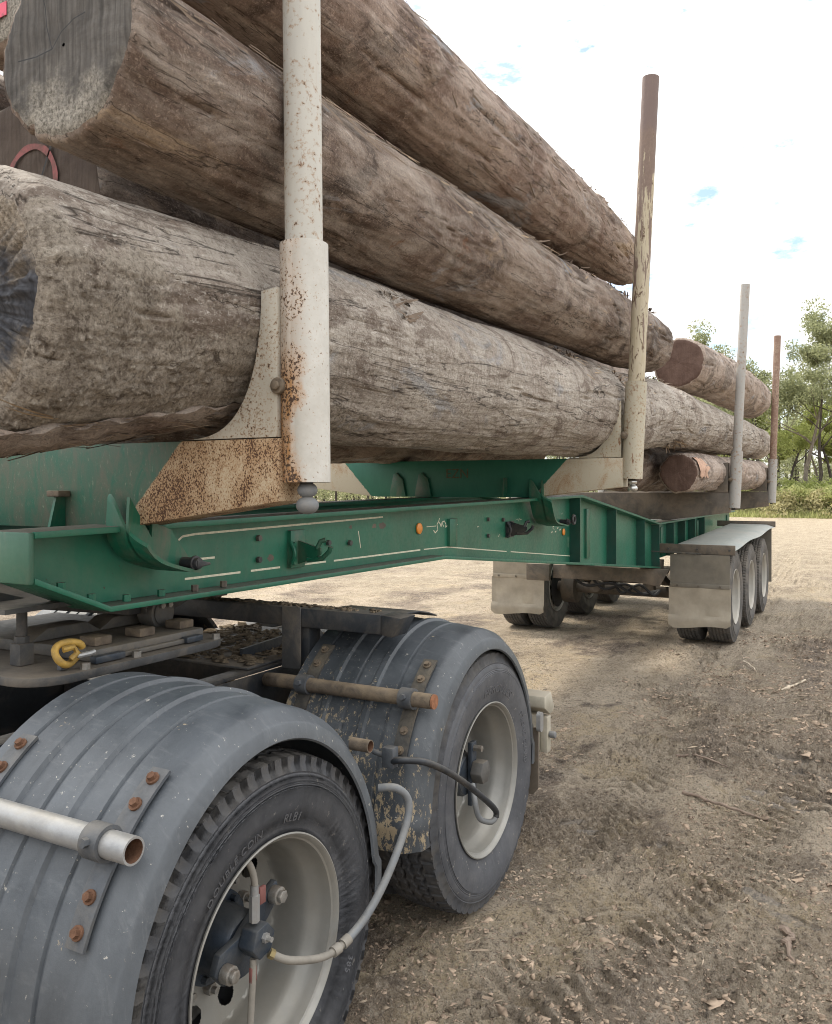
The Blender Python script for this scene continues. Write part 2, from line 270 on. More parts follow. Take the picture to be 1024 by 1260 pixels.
M['hub'] = simple('blue_black_hub_paint', (.030, .042, .060), .45, .2, .3, 12, .2, .5, (.16, .15, .13), .4)
M['bolt'] = simple('zinc_bolt', (.30, .29, .27), .5, .6, .3, 40, .3, .5, (.2, .14, .09), .5)
M['chrome'] = simple('worn_bright_steel', (.55, .55, .54), .3, .9, .15, 30, .1, .6, (.3, .27, .22), .4)
M['yellow'] = simple('chipped_yellow_paint', (.46, .29, .065), .55, 0, .25, 30, .3, .4, (.10, .07, .04), .6)
M['red_tag'] = simple('faded_red_plastic', (.20, .08, .07), .7); M['brass'] = simple('dull_brass', (.30, .235, .11), .5, .5)
M['orange'] = simple('amber_reflector', (.72, .25, .03), .35, 0, .12, 50, .1, .6)
M['cream_line'] = simple('cream_pinstripe_paint', (.62, .60, .47), .7, 0, .2, 60)
M['plate_top'] = simple('pale_green_guard_sheet', (.26, .315, .31), .5, 0, .2, 4, .15, .5, (.36, .35, .31), .7)
M['white_lamp'] = simple('dusty_cream_lamp_housing', (.40, .37, .30), .6, 0, .2, 12, .15, .4, (.30, .25, .19), .6)
M['dark'] = simple('plain_black', (.015, .015, .016), .7, 0, .2)
M['grease'] = simple('dirt_crust', (.12, .095, .07), .95, 0, .4, 30, .8, .1, (.24, .19, .13), .6)
M['strap_dirty'] = simple('dirty_strap_steel', (.062, .06, .056), .65, 0, .35, 20, .3, .3, (.18, .15, .11), .6)
M['strap_steel'] = simple('worn_strap_steel', (.075, .083, .095), .55, .1, .3, 14, .25, .45, (.2, .18, .15), .4)
def guard(name, ca, cb, sp):
    t = T(name); n = t.noise(None, 3.5, 8, .68, .4); n2 = t.noise(None, 55, 5, .7); n3 = t.noise(t.map(3, 14, 3), 4, 7, .7); n4 = t.noise(None, 19, 6, .72); x, y, z = t.sep()
    c = t.mix(t.ramp(n, (.32, 0), (.68, 1)), ca, cb)
    c = t.mix(t.ramp(n3, (.54, 0), (.85, .4)), c, (.22, .225, .23))
    c = t.mix(t.ramp(n2, (.655, 0), (.69, .9)), c, (.42, .40, .36)); sc_ = t.noise(t.map(9, 2, 60, (0, 0, 0), (.5, .2, .4)), 3, 4, .6); c = t.mix(t.ramp(sc_, (.73, 0), (.77, .6)), c, (.30, .30, .30)); c = t.mix(t.ramp(n4, (.67, 0), (.70, .8)), c, (.34, .28, .20))
    n6 = t.noise(t.map(1, 1, .5), 48, 6, .75, .5); splash = t.m_('ADD', t.m_('ADD', t.m_('MULTIPLY', n6, .75), t.m_('MULTIPLY', n4, .3)), t.m_('MULTIPLY', t.m_('SUBTRACT', t.m_('SUBTRACT', t.m_('MULTIPLY', y, -1.), t.m_('MULTIPLY', z, .5)), .42), .30))
    splash = t.m_('ADD', splash, t.m_('MULTIPLY', t.m_('SUBTRACT', t.m_('MULTIPLY', x, -1.), 1.52), .14)); c = t.mix(t.m_('MULTIPLY', t.ramp(splash, (.575, 0), (.60, 1)), sp), c, (.33, .265, .175))
    return t.out(c, t.ramp(n, (.3, .40), (.7, .56)), 0, t.bump(t.m_('ADD', n2, t.m_('MULTIPLY', n3, .4)), .22, .004), .55)
M['guard'] = guard('dusty_black_plastic', (.045, .052, .061), (.104, .116, .130), 0.); M['guard_splash'] = guard('mud_splashed_plastic', (.034, .040, .047), (.084, .094, .105), 1.)
def bark(name, a, b):
    t = T(name); n = t.noise(t.map(6, 6, 1), 2, 6)
    return t.out(t.mix(t.ramp(n, (.35, 0), (.65, 1)), a, b), .9, 0, None, .2)
M['trunk_dark'] = bark('dark_tree_bark', (.035, .03, .027), (.10, .085, .07)); M['trunk_pale'] = bark('pale_tree_bark', (.13, .11, .09), (.27, .235, .20))
def leaf(name, a, b):
    t = T(name); r = t.n('ShaderNodeNewGeometry').outputs['Random Per Island']
    n = t.noise(None, .8, 3); c = t.mix(t.ramp(t.m_('ADD', t.m_('MULTIPLY', r, .6), t.m_('MULTIPLY', n, .4)), (.2, 0), (.8, 1)), a, b)
    d = t.n('ShaderNodeBsdfTranslucent', {0: c}); ms = t.n('ShaderNodeMixShader', {0: .5}); m = t.out(c, .7, 0, None, .25)
    t.t.links.new(t.b.outputs[0], ms.inputs[1]); t.t.links.new(d.outputs[0], ms.inputs[2])
    t.t.links.new(ms.outputs[0], t.t.nodes['Material Output'].inputs[0]); return m
M['leaf_olive'] = leaf('olive_leaves', (.17, .19, .10), (.40, .42, .24)); M['leaf_lime'] = leaf('yellow_green_leaves', (.25, .29, .09), (.48, .52, .20))  # leaf colours lightened to stand in for distant haze
M['leaf_scrub'] = leaf('scrub_leaves', (.28, .31, .12), (.55, .56, .26)); M['leaf_dry'] = leaf('dry_scrub_leaves', (.30, .27, .14), (.50, .46, .26))
def ground():
    t = T('trampled_dirt'); n = t.noise(None, .8, 9, .66, .6); n2 = t.noise(None, 8, 9, .74, .4); n3 = t.noise(None, 55, 6, .78); n5 = t.noise(None, 2.6, 8, .7, .8); n6 = t.noise(None, 22, 7, .75, .8)
    tr = t.noise(t.map(2.6, .35, 1, (0, 0, 0), (0, 0, R(14))), 1.3, 8, .64, .7); fib = t.noise(t.map(15, 4.5, 10, (0, 0, 0), (0, 0, R(38))), 3, 8, .74, 1.2); fb2 = t.noise(t.map(5, 16, 10, (3, 0, 0), (0, 0, R(20))), 3.4, 8, .74, 1.2)
    x, y, z = t.sep(); at = t.n('ShaderNodeAttribute', attribute_name='tone').outputs['Fac']; wet = t.n('ShaderNodeAttribute', attribute_name='wet').outputs['Fac']
    f3 = t.noise(t.map(34, 11, 20, (0, 0, 0), (0, 0, R(52))), 2.4, 7, .78, 1.); gr = t.noise(None, 130, 4, .8)
    c = t.mix(t.ramp(n, (.36, 0), (.62, 1)), (.42, .32, .222), (.60, .48, .345))
    c = t.mix(t.ramp(tr, (.46, 0), (.62, 1)), c, (.68, .55, .395))
    far = t.ramp(t.m_('DIVIDE', y, 40.), (.15, 0), (.36, 1)); c = t.mix(t.m_('MULTIPLY', far, .85), c, t.mix(t.ramp(n5, (.38, 0), (.6, 1)), (.30, .24, .162), (.50, .42, .295)))
    pa = t.n('ShaderNodeAttribute', attribute_name='pale').outputs['Fac']; oc = t.n('ShaderNodeAttribute', attribute_name='ochre').outputs['Fac']
    c = t.mix(t.m_('MULTIPLY', pa, .85), c, t.mix(t.ramp(n6, (.36, 0), (.56, 1)), (.50, .395, .285), (.74, .615, .465)))
    c = t.mix(t.m_('MULTIPLY', oc, t.ramp(n2, (.40, .1), (.56, .8))), c, (.68, .53, .33))
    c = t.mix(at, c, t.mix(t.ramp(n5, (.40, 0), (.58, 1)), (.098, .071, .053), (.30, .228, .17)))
    c = t.mix(t.m_('MULTIPLY', t.ramp(n2, (.34, 1), (.44, 0)), .7), c, (.15, .112, .085))
    c = t.mix(t.m_('MULTIPLY', t.ramp(n2, (.54, 0), (.66, 1)), .45), c, (.72, .61, .485))
    cf = t.noise(t.map(7, 3.2, 8, (5, 0, 0), (0, 0, R(48))), 2.2, 9, .8, 1.6); c = t.mix(t.ramp(cf, (.36, .9), (.43, 0)), c, (.085, .062, .047)); c = t.mix(t.ramp(cf, (.57, 0), (.65, .7)), c, (.70, .58, .445))
    c = t.mix(t.ramp(fib, (.57, 0), (.64, .8)), c, (.70, .58, .44)); c = t.mix(t.ramp(fib, (.36, .9), (.40, 0)), c, (.085, .064, .05)); c = t.mix(t.ramp(fb2, (.35, .85), (.40, 0)), c, (.10, .074, .058))
    c = t.mix(t.ramp(f3, (.37, .85), (.42, 0)), c, (.09, .068, .053)); c = t.mix(t.ramp(f3, (.57, 0), (.63, .6)), c, (.74, .63, .50))
    c = t.mix(t.m_('MULTIPLY', t.ramp(n6, (.37, 1), (.43, 0)), .7), c, (.12, .09, .07)); c = t.mix(t.m_('MULTIPLY', t.ramp(n6, (.56, 0), (.63, 1)), .45), c, (.70, .60, .48))
    c = t.mix(t.m_('MULTIPLY', t.ramp(n3, (.39, 1), (.45, 0)), .7), c, (.10, .076, .06)); c = t.mix(t.m_('MULTIPLY', t.ramp(n3, (.55, 0), (.62, 1)), .55), c, (.70, .60, .485))
    c = t.mix(t.m_('MULTIPLY', t.ramp(gr, (.36, 1), (.45, 0)), .6), c, (.09, .07, .055)); c = t.mix(t.m_('MULTIPLY', t.ramp(gr, (.56, 0), (.65, 1)), .5), c, (.74, .64, .53))
    c = t.mix(t.m_('MULTIPLY', wet, .55), c, (.16, .15, .14))
    h = t.m_('ADD', t.m_('MULTIPLY', n2, 1.3), t.m_('ADD', t.m_('MULTIPLY', n3, .55), t.m_('ADD', t.m_('MULTIPLY', fib, .8), t.m_('ADD', t.m_('MULTIPLY', n6, 1.), t.m_('MULTIPLY', fb2, .7))))); h = t.m_('ADD', h, t.m_('MULTIPLY', f3, .8))
    h = t.m_('MULTIPLY', h, t.m_('SUBTRACT', 1., t.m_('MULTIPLY', wet, .6)))
    return t.out(c, t.mix(wet, (.92, .92, .92), (.25, .25, .25)), 0, t.bump(h, 1., .05), .35)
M['ground'] = ground()
M['chip'] = simple('splintered_wood', (.34, .27, .20), .9, 0, .45, 9, .2, .2); M['clod'] = simple('dry_mud_clod', (.31, .237, .175), .95, 0, .7, 6, .4, .1)
M['sliver'] = simple('torn_bark_fibre', (.19, .145, .11), .9, 0, .5, 4, .2, .2); M['sliver_pale'] = simple('pale_torn_wood', (.36, .27, .18), .9, 0, .4, 4, .2, .2)
M['fresh'] = simple('fresh_split_wood', (.46, .30, .22), .85, 0, .3, 12, .5, .2)

# ------------------------------------------------------------------ mesh builder
WO = {}
class MB:
    def __init__(s): s.v = []; s.f = []; s.mi = []
    def add(s, v, f, m=0):
        o = len(s.v); s.v += [tuple(map(float, p)) for p in v]; s.f += [tuple(o+i for i in q) for q in f]; s.mi += [m]*len(f); return s
    def box(s, x0, x1, y0, y1, z0, z1, m=0):
        v = [(x, y, z) for z in (z0, z1) for y in (y0, y1) for x in (x0, x1)]
        return s.add(v, [(0, 2, 3, 1), (4, 5, 7, 6), (0, 1, 5, 4), (2, 6, 7, 3), (0, 4, 6, 2), (1, 3, 7, 5)], m)
    def prism(s, poly, ax, a0, a1, m=0):
        n = len(poly)
        P = (lambda p, a: (a, p[0], p[1])) if ax == 'X' else (lambda p, a: (p[0], a, p[1])) if ax == 'Y' else (lambda p, a: (p[0], p[1], a))
        v = [P(p, a0) for p in poly]+[P(p, a1) for p in poly]
        return s.add(v, [tuple(range(n))[::-1], tuple(range(n, 2*n))]+[(i, (i+1) % n, n+(i+1) % n, n+i) for i in range(n)], m)
    def tube(s, path, r, n=12, caps=True, m=0, inner=None):
        P = [Vector(p) for p in path]; rs = r if isinstance(r, (list, tuple)) else [r]*len(P)
        v = []; up = None
        for i, p in enumerate(P):
            d = (P[min(i+1, len(P)-1)]-P[max(i-1, 0)]).normalized()
            if up is None: up = d.orthogonal().normalized()
            else: up = (up-d*up.dot(d)).normalized()
            q = d.cross(up)
            v += [tuple(p+(up*math.cos(2*math.pi*k/n)+q*math.sin(2*math.pi*k/n))*rs[i]) for k in range(n)]
        f = [(i*n+k, i*n+(k+1) % n, (i+1)*n+(k+1) % n, (i+1)*n+k) for i in range(len(P)-1) for k in range(n)]
        if caps: f += [tuple(range(n))[::-1], tuple(range((len(P)-1)*n, len(P)*n))]
        return s.add(v, f, m)
    def cyl(s, p0, p1, r, n=16, m=0, r1=None): return s.tube([p0, p1], [r, r if r1 is None else r1], n, True, m)
    def lathe(s, prof, c=(0, 0, 0), n=48, m=0, a0=0, a1=360):
        full = a1-a0 >= 360; k = n if full else n+1; v = []
        for i in range(k):
            a = R(a0+(a1-a0)*i/n)
            v += [(c[0]+x, c[1]+r*math.cos(a), c[2]+r*math.sin(a)) for x, r in prof]
        L = len(prof); f = [(i*L+j, i*L+j+1, ((i+1) % k)*L+j+1, ((i+1) % k)*L+j) for i in range(n) for j in range(L-1)]
        return s.add(v, f, m)
    def ball(s, c, r, n=10, sq=(1, 1, 1), m=0):
        v = []; f = []
        for i in range(n//2+1):
            p = math.pi*i/(n//2)
            for k in range(n):
                a = 2*math.pi*k/n; v.append((c[0]+r*sq[0]*math.sin(p)*math.cos(a), c[1]+r*sq[1]*math.sin(p)*math.sin(a), c[2]+r*sq[2]*math.cos(p)))
        for i in range(n//2):
            for k in range(n): f.append((i*n+k, (i+1)*n+k, (i+1)*n+(k+1) % n, i*n+(k+1) % n))
        return s.add(v, f, m)
    def build(s, name, mats, parent=None, org=None, bevel=0., ang=38, seg=2):
        po = Vector(WO[parent.name]) if parent else Vector((0, 0, 0))
        org = Vector(org) if org is not None else po
        if not isinstance(mats, (list, tuple)): mats = [mats]
        me = bpy.data.meshes.new(name); me.from_pydata([tuple(Vector(p)-org) for p in s.v], [], s.f)
        for mm in mats: me.materials.append(M[mm] if isinstance(mm, str) else mm)
        me.polygons.foreach_set('material_index', s.mi)
        bm = bmesh.new(); bm.from_mesh(me); bmesh.ops.remove_doubles(bm, verts=bm.verts, dist=1e-5); bmesh.ops.recalc_face_normals(bm, faces=bm.faces)
        if bevel:
            es = [e for e in bm.edges if len(e.link_faces) == 2 and e.calc_face_angle(0) > R(35)]
            bmesh.ops.bevel(bm, geom=es, offset=bevel, segments=seg, affect='EDGES', clamp_overlap=True, profile=.5)
        bm.to_mesh(me); bm.free()
        me.polygons.foreach_set('use_smooth', [True]*len(me.polygons)); me.set_sharp_from_angle(angle=R(ang))
        o = bpy.data.objects.new(name, me); C.objects.link(o)
        if parent: o.parent = parent
        o.location = org-po; WO[o.name] = tuple(org); return o
def tag(o, label=None, cat=None, group=None, kind=None):
    for k, v in (('label', label), ('category', cat), ('group', group), ('kind', kind)):
        if v: o[k] = v
    return o
def empty(name, loc, label, cat, group=None):
    o = bpy.data.objects.new(name, None); C.objects.link(o); o.location = loc; WO[o.name] = tuple(loc); return tag(o, label, cat, group)
KIDS = {}
def copy_tree(o, parent=None, loc=None, rotz=None):
    c = o.copy(); C.objects.link(c); c.parent = parent
    if loc is not None: c.location = loc
    if rotz is not None: c.rotation_euler.z = rotz
    po = Vector(WO[parent.name]) if parent else Vector((0, 0, 0)); WO[c.name] = tuple(po+Vector(c.location))
    for ch in list(o.children): copy_tree(ch, c)
    return c
def np_mesh(name, V, F, mats, mi=None, smooth=True, ang=None):
    me = bpy.data.meshes.new(name); V = np.asarray(V, np.float32); F = np.asarray(F, np.int32)
    me.vertices.add(len(V)); me.vertices.foreach_set('co', V.ravel()); k = F.shape[1]
    me.loops.add(F.size); me.loops.foreach_set('vertex_index', F.ravel())
    me.polygons.add(len(F)); me.polygons.foreach_set('loop_start', np.arange(0, F.size, k, dtype=np.int32))
    for m in mats: me.materials.append(M[m])
    if mi is not None: me.polygons.foreach_set('material_index', np.asarray(mi, np.int32))
    me.update(calc_edges=True)
    if smooth: me.polygons.foreach_set('use_smooth', np.ones(len(F), bool))
    if ang: me.set_sharp_from_angle(angle=R(ang))
    return me
def link(name, me, parent=None, loc=(0, 0, 0)):
    o = bpy.data.objects.new(name, me); C.objects.link(o); o.parent = parent; o.location = loc
    po = Vector(WO[parent.name]) if parent else Vector((0, 0, 0)); WO[o.name] = tuple(po+Vector(loc)); return o

# ------------------------------------------------------------------ ground
def graded(lo, hi, d0, d1, step, grow, far0, far1):
    a = list(np.arange(d0, d1, step)); s = step; x = a[-1]
    while x < far1: s *= grow; x += s; a.append(x)
    s = step; x = a[0]; b = []
    while x > far0: s *= grow; x -= s; b.append(x)
    return np.array(b[::-1]+a)
gx = graded(0, 0, -1.6, .45, .0085, 1.033, -420, 420); gy = graded(0, 0, 2.2, 5.0, .0085, 1.017, -200, 900)
X, Y = np.meshgrid(gx, gy)
LANES = ((-1.22, -.035, .0), (-.45, -.075, .0), (-.95, .26, -.02))
def ground_h(X, Y, tone=False):
    D = np.hypot(X, Y); near = 1-sstep(14, 40, D)
    z = .030*fbm(X*.35, Y*.35, X*0+.5, 3)
    amp = .35+.65*sstep(-.25, .35, fbm(X*.8+9, Y*.8, X*0+2.2, 3))
    z = z+near*amp*.020*fbm(X*2.2, Y*2.2, X*0+1.5, 4, .55)
    rdg = 1-np.abs(fbm(X*4.5+3, Y*4.5, X*0+7.5, 4, .6)); z = z+near*amp*.044*(rdg-.6)*sstep(.4, .9, rdg)
    z = z+near*amp*.034*np.abs(fbm(X*13, Y*13, X*0+4.1, 3, .65))+near*amp*(.012*sstep(.05, .4, fbm(X*22, Y*14+X*6, X*0+2.1, 3, .6))+.009*np.abs(fbm(X*38, Y*38, X*0+6.1, 2, .6)))
    # dual wheel ruts: the lane beside the truck and one curving out to the right
    for k, (c0, sl, cv) in enumerate(LANES):
        cx = c0+sl*(Y-3)+cv*(Y-3)**2; d = (X-cx)/.24
        m = np.exp(-d**4)*near*(.25+.75*sstep(-.55, -.05, fbm(X*.6+k*5, Y*.45, X*0+k, 3)))
        lug = np.sin((Y+np.abs(X-cx)*.8)*2*np.pi/.085+np.sin(Y*3)*.6)
        z = z-m*.034+m*(.028, .018, .034)[k]*sstep(-.35, .35, lug)*(.25+.75*sstep(-.3, .2, fbm(X*2.6, Y*2.6, X*0+k*3, 3)))+.020*near*np.exp(-((np.abs(d)-1.2)/.25)**2)*(.6+fbm(X*5, Y*5, X*0, 3))
    # raised pads where tyres stand
    for (wx, wy, wz) in ((-1.7, 3.16, .012), (-1.7, 1.76, -.028), (-1.6, 10, -.012), (-1.6, 11.32, -.012), (-1.6, 12.64, -.012), (-3.6, 10, -.012), (-3.6, 11.32, -.012), (-3.6, 12.64, -.012), (-3.5, 3.16, .012), (-3.5, 1.76, -.028)):
        m = np.exp(-(((X-wx)/.45)**4+((Y-wy)/.35)**4)); z = z*(1-m)+wz*m
    return z
PUD = ((-.42, 3.86, .13, .032, -.5), (-.30, 3.72, .13, .028, -.45), (-.48, 5.85, .34, .05, -.25), (-.40, 5.6, .30, .035, -.25), (-.33, 5.12, .32, .04, -.3), (-.28, 4.95, .28, .03, -.3), (-1.40, 4.22, .10, .035, .9), (-1.28, 4.18, .11, .03, .9), (-.95, 4.12, .12, .028, .95))
def wetf(X, Y):
    wt = X*0
    n = fbm(X*7, Y*7, X*0+3.3, 4, .6)
    for (px, py, a, b, r) in PUD:
        dx, dy = X-px, Y-py; u = dx*math.cos(r)+dy*math.sin(r); v = -dx*math.sin(r)+dy*math.cos(r)
        wt = np.maximum(wt, sstep(1.15, .75, np.sqrt((u/a)**2+(v/b)**2)+n*.75))
    return wt
Z = ground_h(X, Y); WT = wetf(X, Y)
Z = Z*(1-.75*WT)+WT*(-.012)
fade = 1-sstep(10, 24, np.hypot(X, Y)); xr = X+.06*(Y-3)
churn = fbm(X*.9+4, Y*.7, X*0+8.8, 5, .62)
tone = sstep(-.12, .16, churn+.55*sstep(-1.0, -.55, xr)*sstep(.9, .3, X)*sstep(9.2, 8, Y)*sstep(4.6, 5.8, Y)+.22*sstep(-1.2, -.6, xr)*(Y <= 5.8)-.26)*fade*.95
pale = np.clip(sstep(-.15, .2, fbm(X*1.6+2, Y*.8, X*0+3.3, 4, .6)+.5*np.exp(-((xr+1.28)/.36)**2)*sstep(3.4, 4.4, Y)+.35*np.exp(-((Y-5.05-.25*X)/.35)**2)*(X < .3)-.22), 0, 1)*fade*(1-.7*tone)
lane = np.zeros_like(X)
for (c0, sl, cv) in LANES: lane = np.maximum(lane, np.exp(-((X-(c0+sl*(Y-3)+cv*(Y-3)**2))/.30)**4))
pale = np.maximum(pale, lane*sstep(-.5, .1, fbm(X*1.3+1, Y*.8, X*0+9.3, 4, .6))*.9*fade); tone = tone*(1-.55*lane)
ochre = sstep(.05, .3, fbm(X*1.9+7, Y*1.9, X*0+5.5, 4, .6)+.55*np.exp(-((X+1.15)/.30)**2-((Y-3.05)/.45)**2)-.28)*fade
ny, nx = X.shape; idx = np.arange(ny*nx).reshape(ny, nx)
F = np.stack([idx[:-1, :-1], idx[:-1, 1:], idx[1:, 1:], idx[1:, :-1]], -1).reshape(-1, 4)
gme = np_mesh('ground', np.stack([X, Y, Z], -1).reshape(-1, 3), F, ['ground'])
for nm, arr in (('tone', tone), ('wet', WT), ('pale', pale), ('ochre', ochre)):
    a = gme.attributes.new(nm, 'FLOAT', 'POINT'); a.data.foreach_set('value', arr.ravel().astype(np.float32))
tag(link('ground', gme), kind='structure')

# ------------------------------------------------------------------ wheels
XC = -2.6
def tyre_profile():
    # (x, r) from outer bead over the tread to the inner bead; +x is outwards
    side = [(.098, .292), (.112, .297), (.116, .306), (.119, .318), (.128, .345), (.137, .38), (.140, .41), (.1395, .428), (.1365, .4285), (.1375, .432), (.1355, .4345), (.1365, .438), (.1345, .441), (.135, .445), (.131, .455), (.1275, .462), (.1255, .4625), (.127, .467), (.122, .478), (.118, .489)]
    return side
def tread_grid(n, rows, depth, block, lugs=1.):
    """one tyre as a grid: side profile + tread rows with blocks; returns verts, faces, material index"""
    side = tyre_profile(); xs = [p[0] for p in side]; rs = [p[1] for p in side]
    tx = np.linspace(.1165, -.1165, rows); tr = .517-.010*(np.abs(tx)/.1165)**2.5
    px = np.concatenate([xs, tx, [-x for x in xs[::-1]]]); pr = np.concatenate([rs, tr, rs[::-1]]); ns = len(side); K = len(px)
    A = np.linspace(0, 2*np.pi, n, endpoint=False); AA, PX = np.meshgrid(A, px, indexing='ij'); RR = np.repeat(pr[None], n, 0)
    s = np.arange(K); isT = ((s >= ns) & (s < ns+rows))[None]
    u = AA*.517; xx = PX
    if block == 'drive':
        gro = np.zeros_like(RR)
        for g in (-.062, -.02, .02, .062): gro = np.maximum(gro, sstep(.0055, .002, np.abs(xx-g-.006*np.sin(u*2*np.pi/.058))))
        row = np.floor((xx+.5)/.041); pitch = 2*np.pi*.517/56
        ph = (u/pitch+.37*row) % 1.; si = np.minimum(ph, 1-ph)*pitch; gro = np.maximum(gro, .8*sstep(.005, .002, si))
        RR = RR-np.where(isT, gro*depth, 0)
        lug = sstep(.30, .36, np.minimum((u/pitch) % 1., 1-(u/pitch) % 1.))      # shoulder lugs
        sh = ((pr[None] > .470) & ~isT); RR = RR-np.where(sh, lug*.013*lugs, 0); PX = PX-np.where(sh, np.sign(xx)*lug*.006*lugs, 0)
        e = isT & (np.abs(xx) > .095); RR = RR-np.where(e, lug*.012*lugs, 0)
    else:
        gro = np.zeros_like(RR)
        for g in (-.072, -.036, 0, .036, .072): gro = np.maximum(gro, sstep(.0065, .003, np.abs(xx-g-.003*np.sin(u*2*np.pi/.05))))
        pitch = 2*np.pi*.517/90; ph = (u/pitch+.5*np.floor((xx+.5)/.036)) % 1.; si = np.minimum(ph, 1-ph)*pitch
        gro = np.maximum(gro, .6*sstep(.004, .0015, si)); RR = RR-np.where(isT, gro*depth, 0)
    V = np.stack([PX, RR*np.cos(AA), RR*np.sin(AA)], -1).reshape(-1, 3)
    i = np.arange(n)[:, None]; j = np.arange(K-1)[None]; i2 = (i+1) % n
    F = np.stack([i*K+j, i*K+j+1, i2*K+j+1, i2*K+j], -1).reshape(-1, 4)
    mi = np.repeat(((np.arange(K-1) >= ns-3) & (np.arange(K-1) < ns+rows+2))[None], n, 0).astype(int).ravel()
    return V, F, mi
V_, F_, mi_ = tread_grid(448, 41, .014, 'drive', .27)
me_lug = np_mesh('tyre', V_, F_, ['rubber', 'tread'], mi_, True, 32)
V_, F_, mi_ = tread_grid(448, 41, .011, 'drive', .22)
me_drive = np_mesh('tyre', V_, F_, ['rubber', 'tread'], mi_, True, 32)
V_, F_, mi_ = tread_grid(360, 36, .011, 'rib')
me_trailer = np_mesh('tyre', V_, F_, ['rubber_far', 'rubber_far'], mi_, True, 32)
def rim_mesh(name, mat, holes=10):
    mb = MB()
    prof = [(.105, .291), (.121, .297), (.126, .304), (.124, .308), (.118, .306), (.113, .297), (.108, .288), (.085, .284), (.062, .280), (.045, .268), (.02, .262), (-.055, .262), (-.072, .264), (-.083, .258)]
    mb.lathe(prof, n=96)
    mb.lathe([(-.105, .291), (-.13, .304), (-.118, .306), (-.105, .285), (-.09, .284), (-.075, .264)], n=64)
    # disc with real hand holes
    n = 360; rr = np.linspace(.258, .125, 40); hx = lambda r: -.083-.030*((.258-r)/.133)
    v = [(hx(r), r*math.cos(2*math.pi*i/n), r*math.sin(2*math.pi*i/n)) for i in range(n) for r in rr]
    f = []
    for i in range(n):
        for j in range(39):
            r = (rr[j]+rr[j+1])/2; a = 2*math.pi*(i+.5)/n; aa = (a+math.pi/holes) % (2*math.pi/holes)-math.pi/holes
            if ((r-.205)/.029)**2+(aa*r/.029)**2 < 1: continue
            f.append((i*40+j, i*40+j+1, ((i+1) % n)*40+j+1, ((i+1) % n)*40+j))
    mb.add(v, f)
    mb.lathe([(-.113, .125), (-.113, .06)], n=48)
    o = mb.build(name, [mat], None, (0, 0, 0)); me = o.data; bpy.data.objects.remove(o); return me
me_rim = rim_mesh('wheel', 'rim'); me_rim_far = rim_mesh('wheel', 'rim_far')
def backing_mesh():
    mb = MB(); mb.lathe([(-.13, .255), (-.14, .0001)], n=32); o = mb.build('hole_backing', ['dark']); me = o.data; bpy.data.objects.remove(o); return me  # black disc standing in for the shade behind the hand holes
me_backing = backing_mesh()
def nuts_mesh():
    mb = MB(); mb.cyl((-.115, 0, 0), (-.085, 0, 0), .017, 6); mb.cyl((-.085, 0, 0), (-.07, 0, 0), .0095, 8); o = mb.build('wheel_nut', ['bolt']); me = o.data; bpy.data.objects.remove(o); return me
me_nut = nuts_mesh()
def hub_mesh(drive):
    mb = MB()
    if drive:
        mb.lathe([(-.112, .125), (-.075, .122), (-.068, .112), (-.066, .095), (-.03, .09), (.015, .088), (.028, .078), (.032, .0001)], n=40)
        for k in range(8): a = 2*math.pi*k/8+.2; mb.cyl((-.068, .104*math.cos(a), .104*math.sin(a)), (-.05, .104*math.cos(a), .104*math.sin(a)), .010, 6)
    else: mb.lathe([(-.112, .115), (-.06, .112), (-.05, .09), (.01, .085), (.02, .07), (.022, .0001)], n=32)
    o = mb.build('hub', ['hub' if drive else 'grey_brown'], bevel=0); me = o.data; bpy.data.objects.remove(o); return me
me_hub = hub_mesh(True); me_hub_far = hub_mesh(False)
def make_wheel(parent, loc, rot=0, drive=True, outer=True):
    w_ = link('wheel', me_rim if drive else me_rim_far, parent, Vector(loc)-Vector(WO[parent.name])); w_.rotation_euler = (rot[0] if isinstance(rot, tuple) else 0, 0, rot[1] if isinstance(rot, tuple) else rot)
    link('tyre', me_drive if drive else me_trailer, w_); link('hole_backing', me_backing, w_)
    if outer:
        link('hub', me_hub if drive else me_hub_far, w_)
        for k in range(10):
            a = 2*math.pi*(k+.5)/10; link('wheel_nut', me_nut, w_, (0, .147*math.cos(a), .147*math.sin(a)))
    return w_

# ------------------------------------------------------------------ prime mover
truck = empty('prime_mover', (XC, 2.46, 0), 'dusty black rear end of a prime mover, twin drive axles under plastic mudguards', 'truck')
W1, W2 = (1.76, .50), (3.16, .542)
XO = -1.515
def sidewall_x(r):
    pr = tyre_profile(); return float(np.interp(r, [p[1] for p in pr], [p[0] for p in pr]))
def lettering(wheel, txt, a0, rad, size, m='letter', stretch=1.):
    cu = bpy.data.curves.new('t', 'FONT'); cu.body = txt; cu.size = size; cu.extrude = .0012; cu.space_character = 1.12
    o = bpy.data.objects.new('t', cu); C.objects.link(o); dg = bpy.context.evaluated_depsgraph_get(); me = bpy.data.meshes.new_from_object(o.evaluated_get(dg))
    bpy.data.objects.remove(o); bm = bmesh.new(); bm.from_mesh(me); bmesh.ops.triangulate(bm, faces=bm.faces)
    bmesh.ops.subdivide_edges(bm, edges=[e for e in bm.edges if e.calc_length() > size*.25], cuts=2)
    for v in bm.verts:
        a = R(a0)-v.co.x*stretch/rad; r = rad+v.co.y-size*.35; zx = v.co.z
        v.co = (sidewall_x(r)+.0008+zx, -r*math.cos(a)*-1, r*math.sin(a))
    bm.to_mesh(me); bm.free(); me.materials.clear(); me.materials.append(M[m]); me.name = 'lettering'
    return link('lettering', me, wheel)
w1 = make_wheel(truck, (XO, W1[0], W1[1]), (.35, 0)); w2 = make_wheel(truck, (XO, W2[0], W2[1]), (.1, 0))
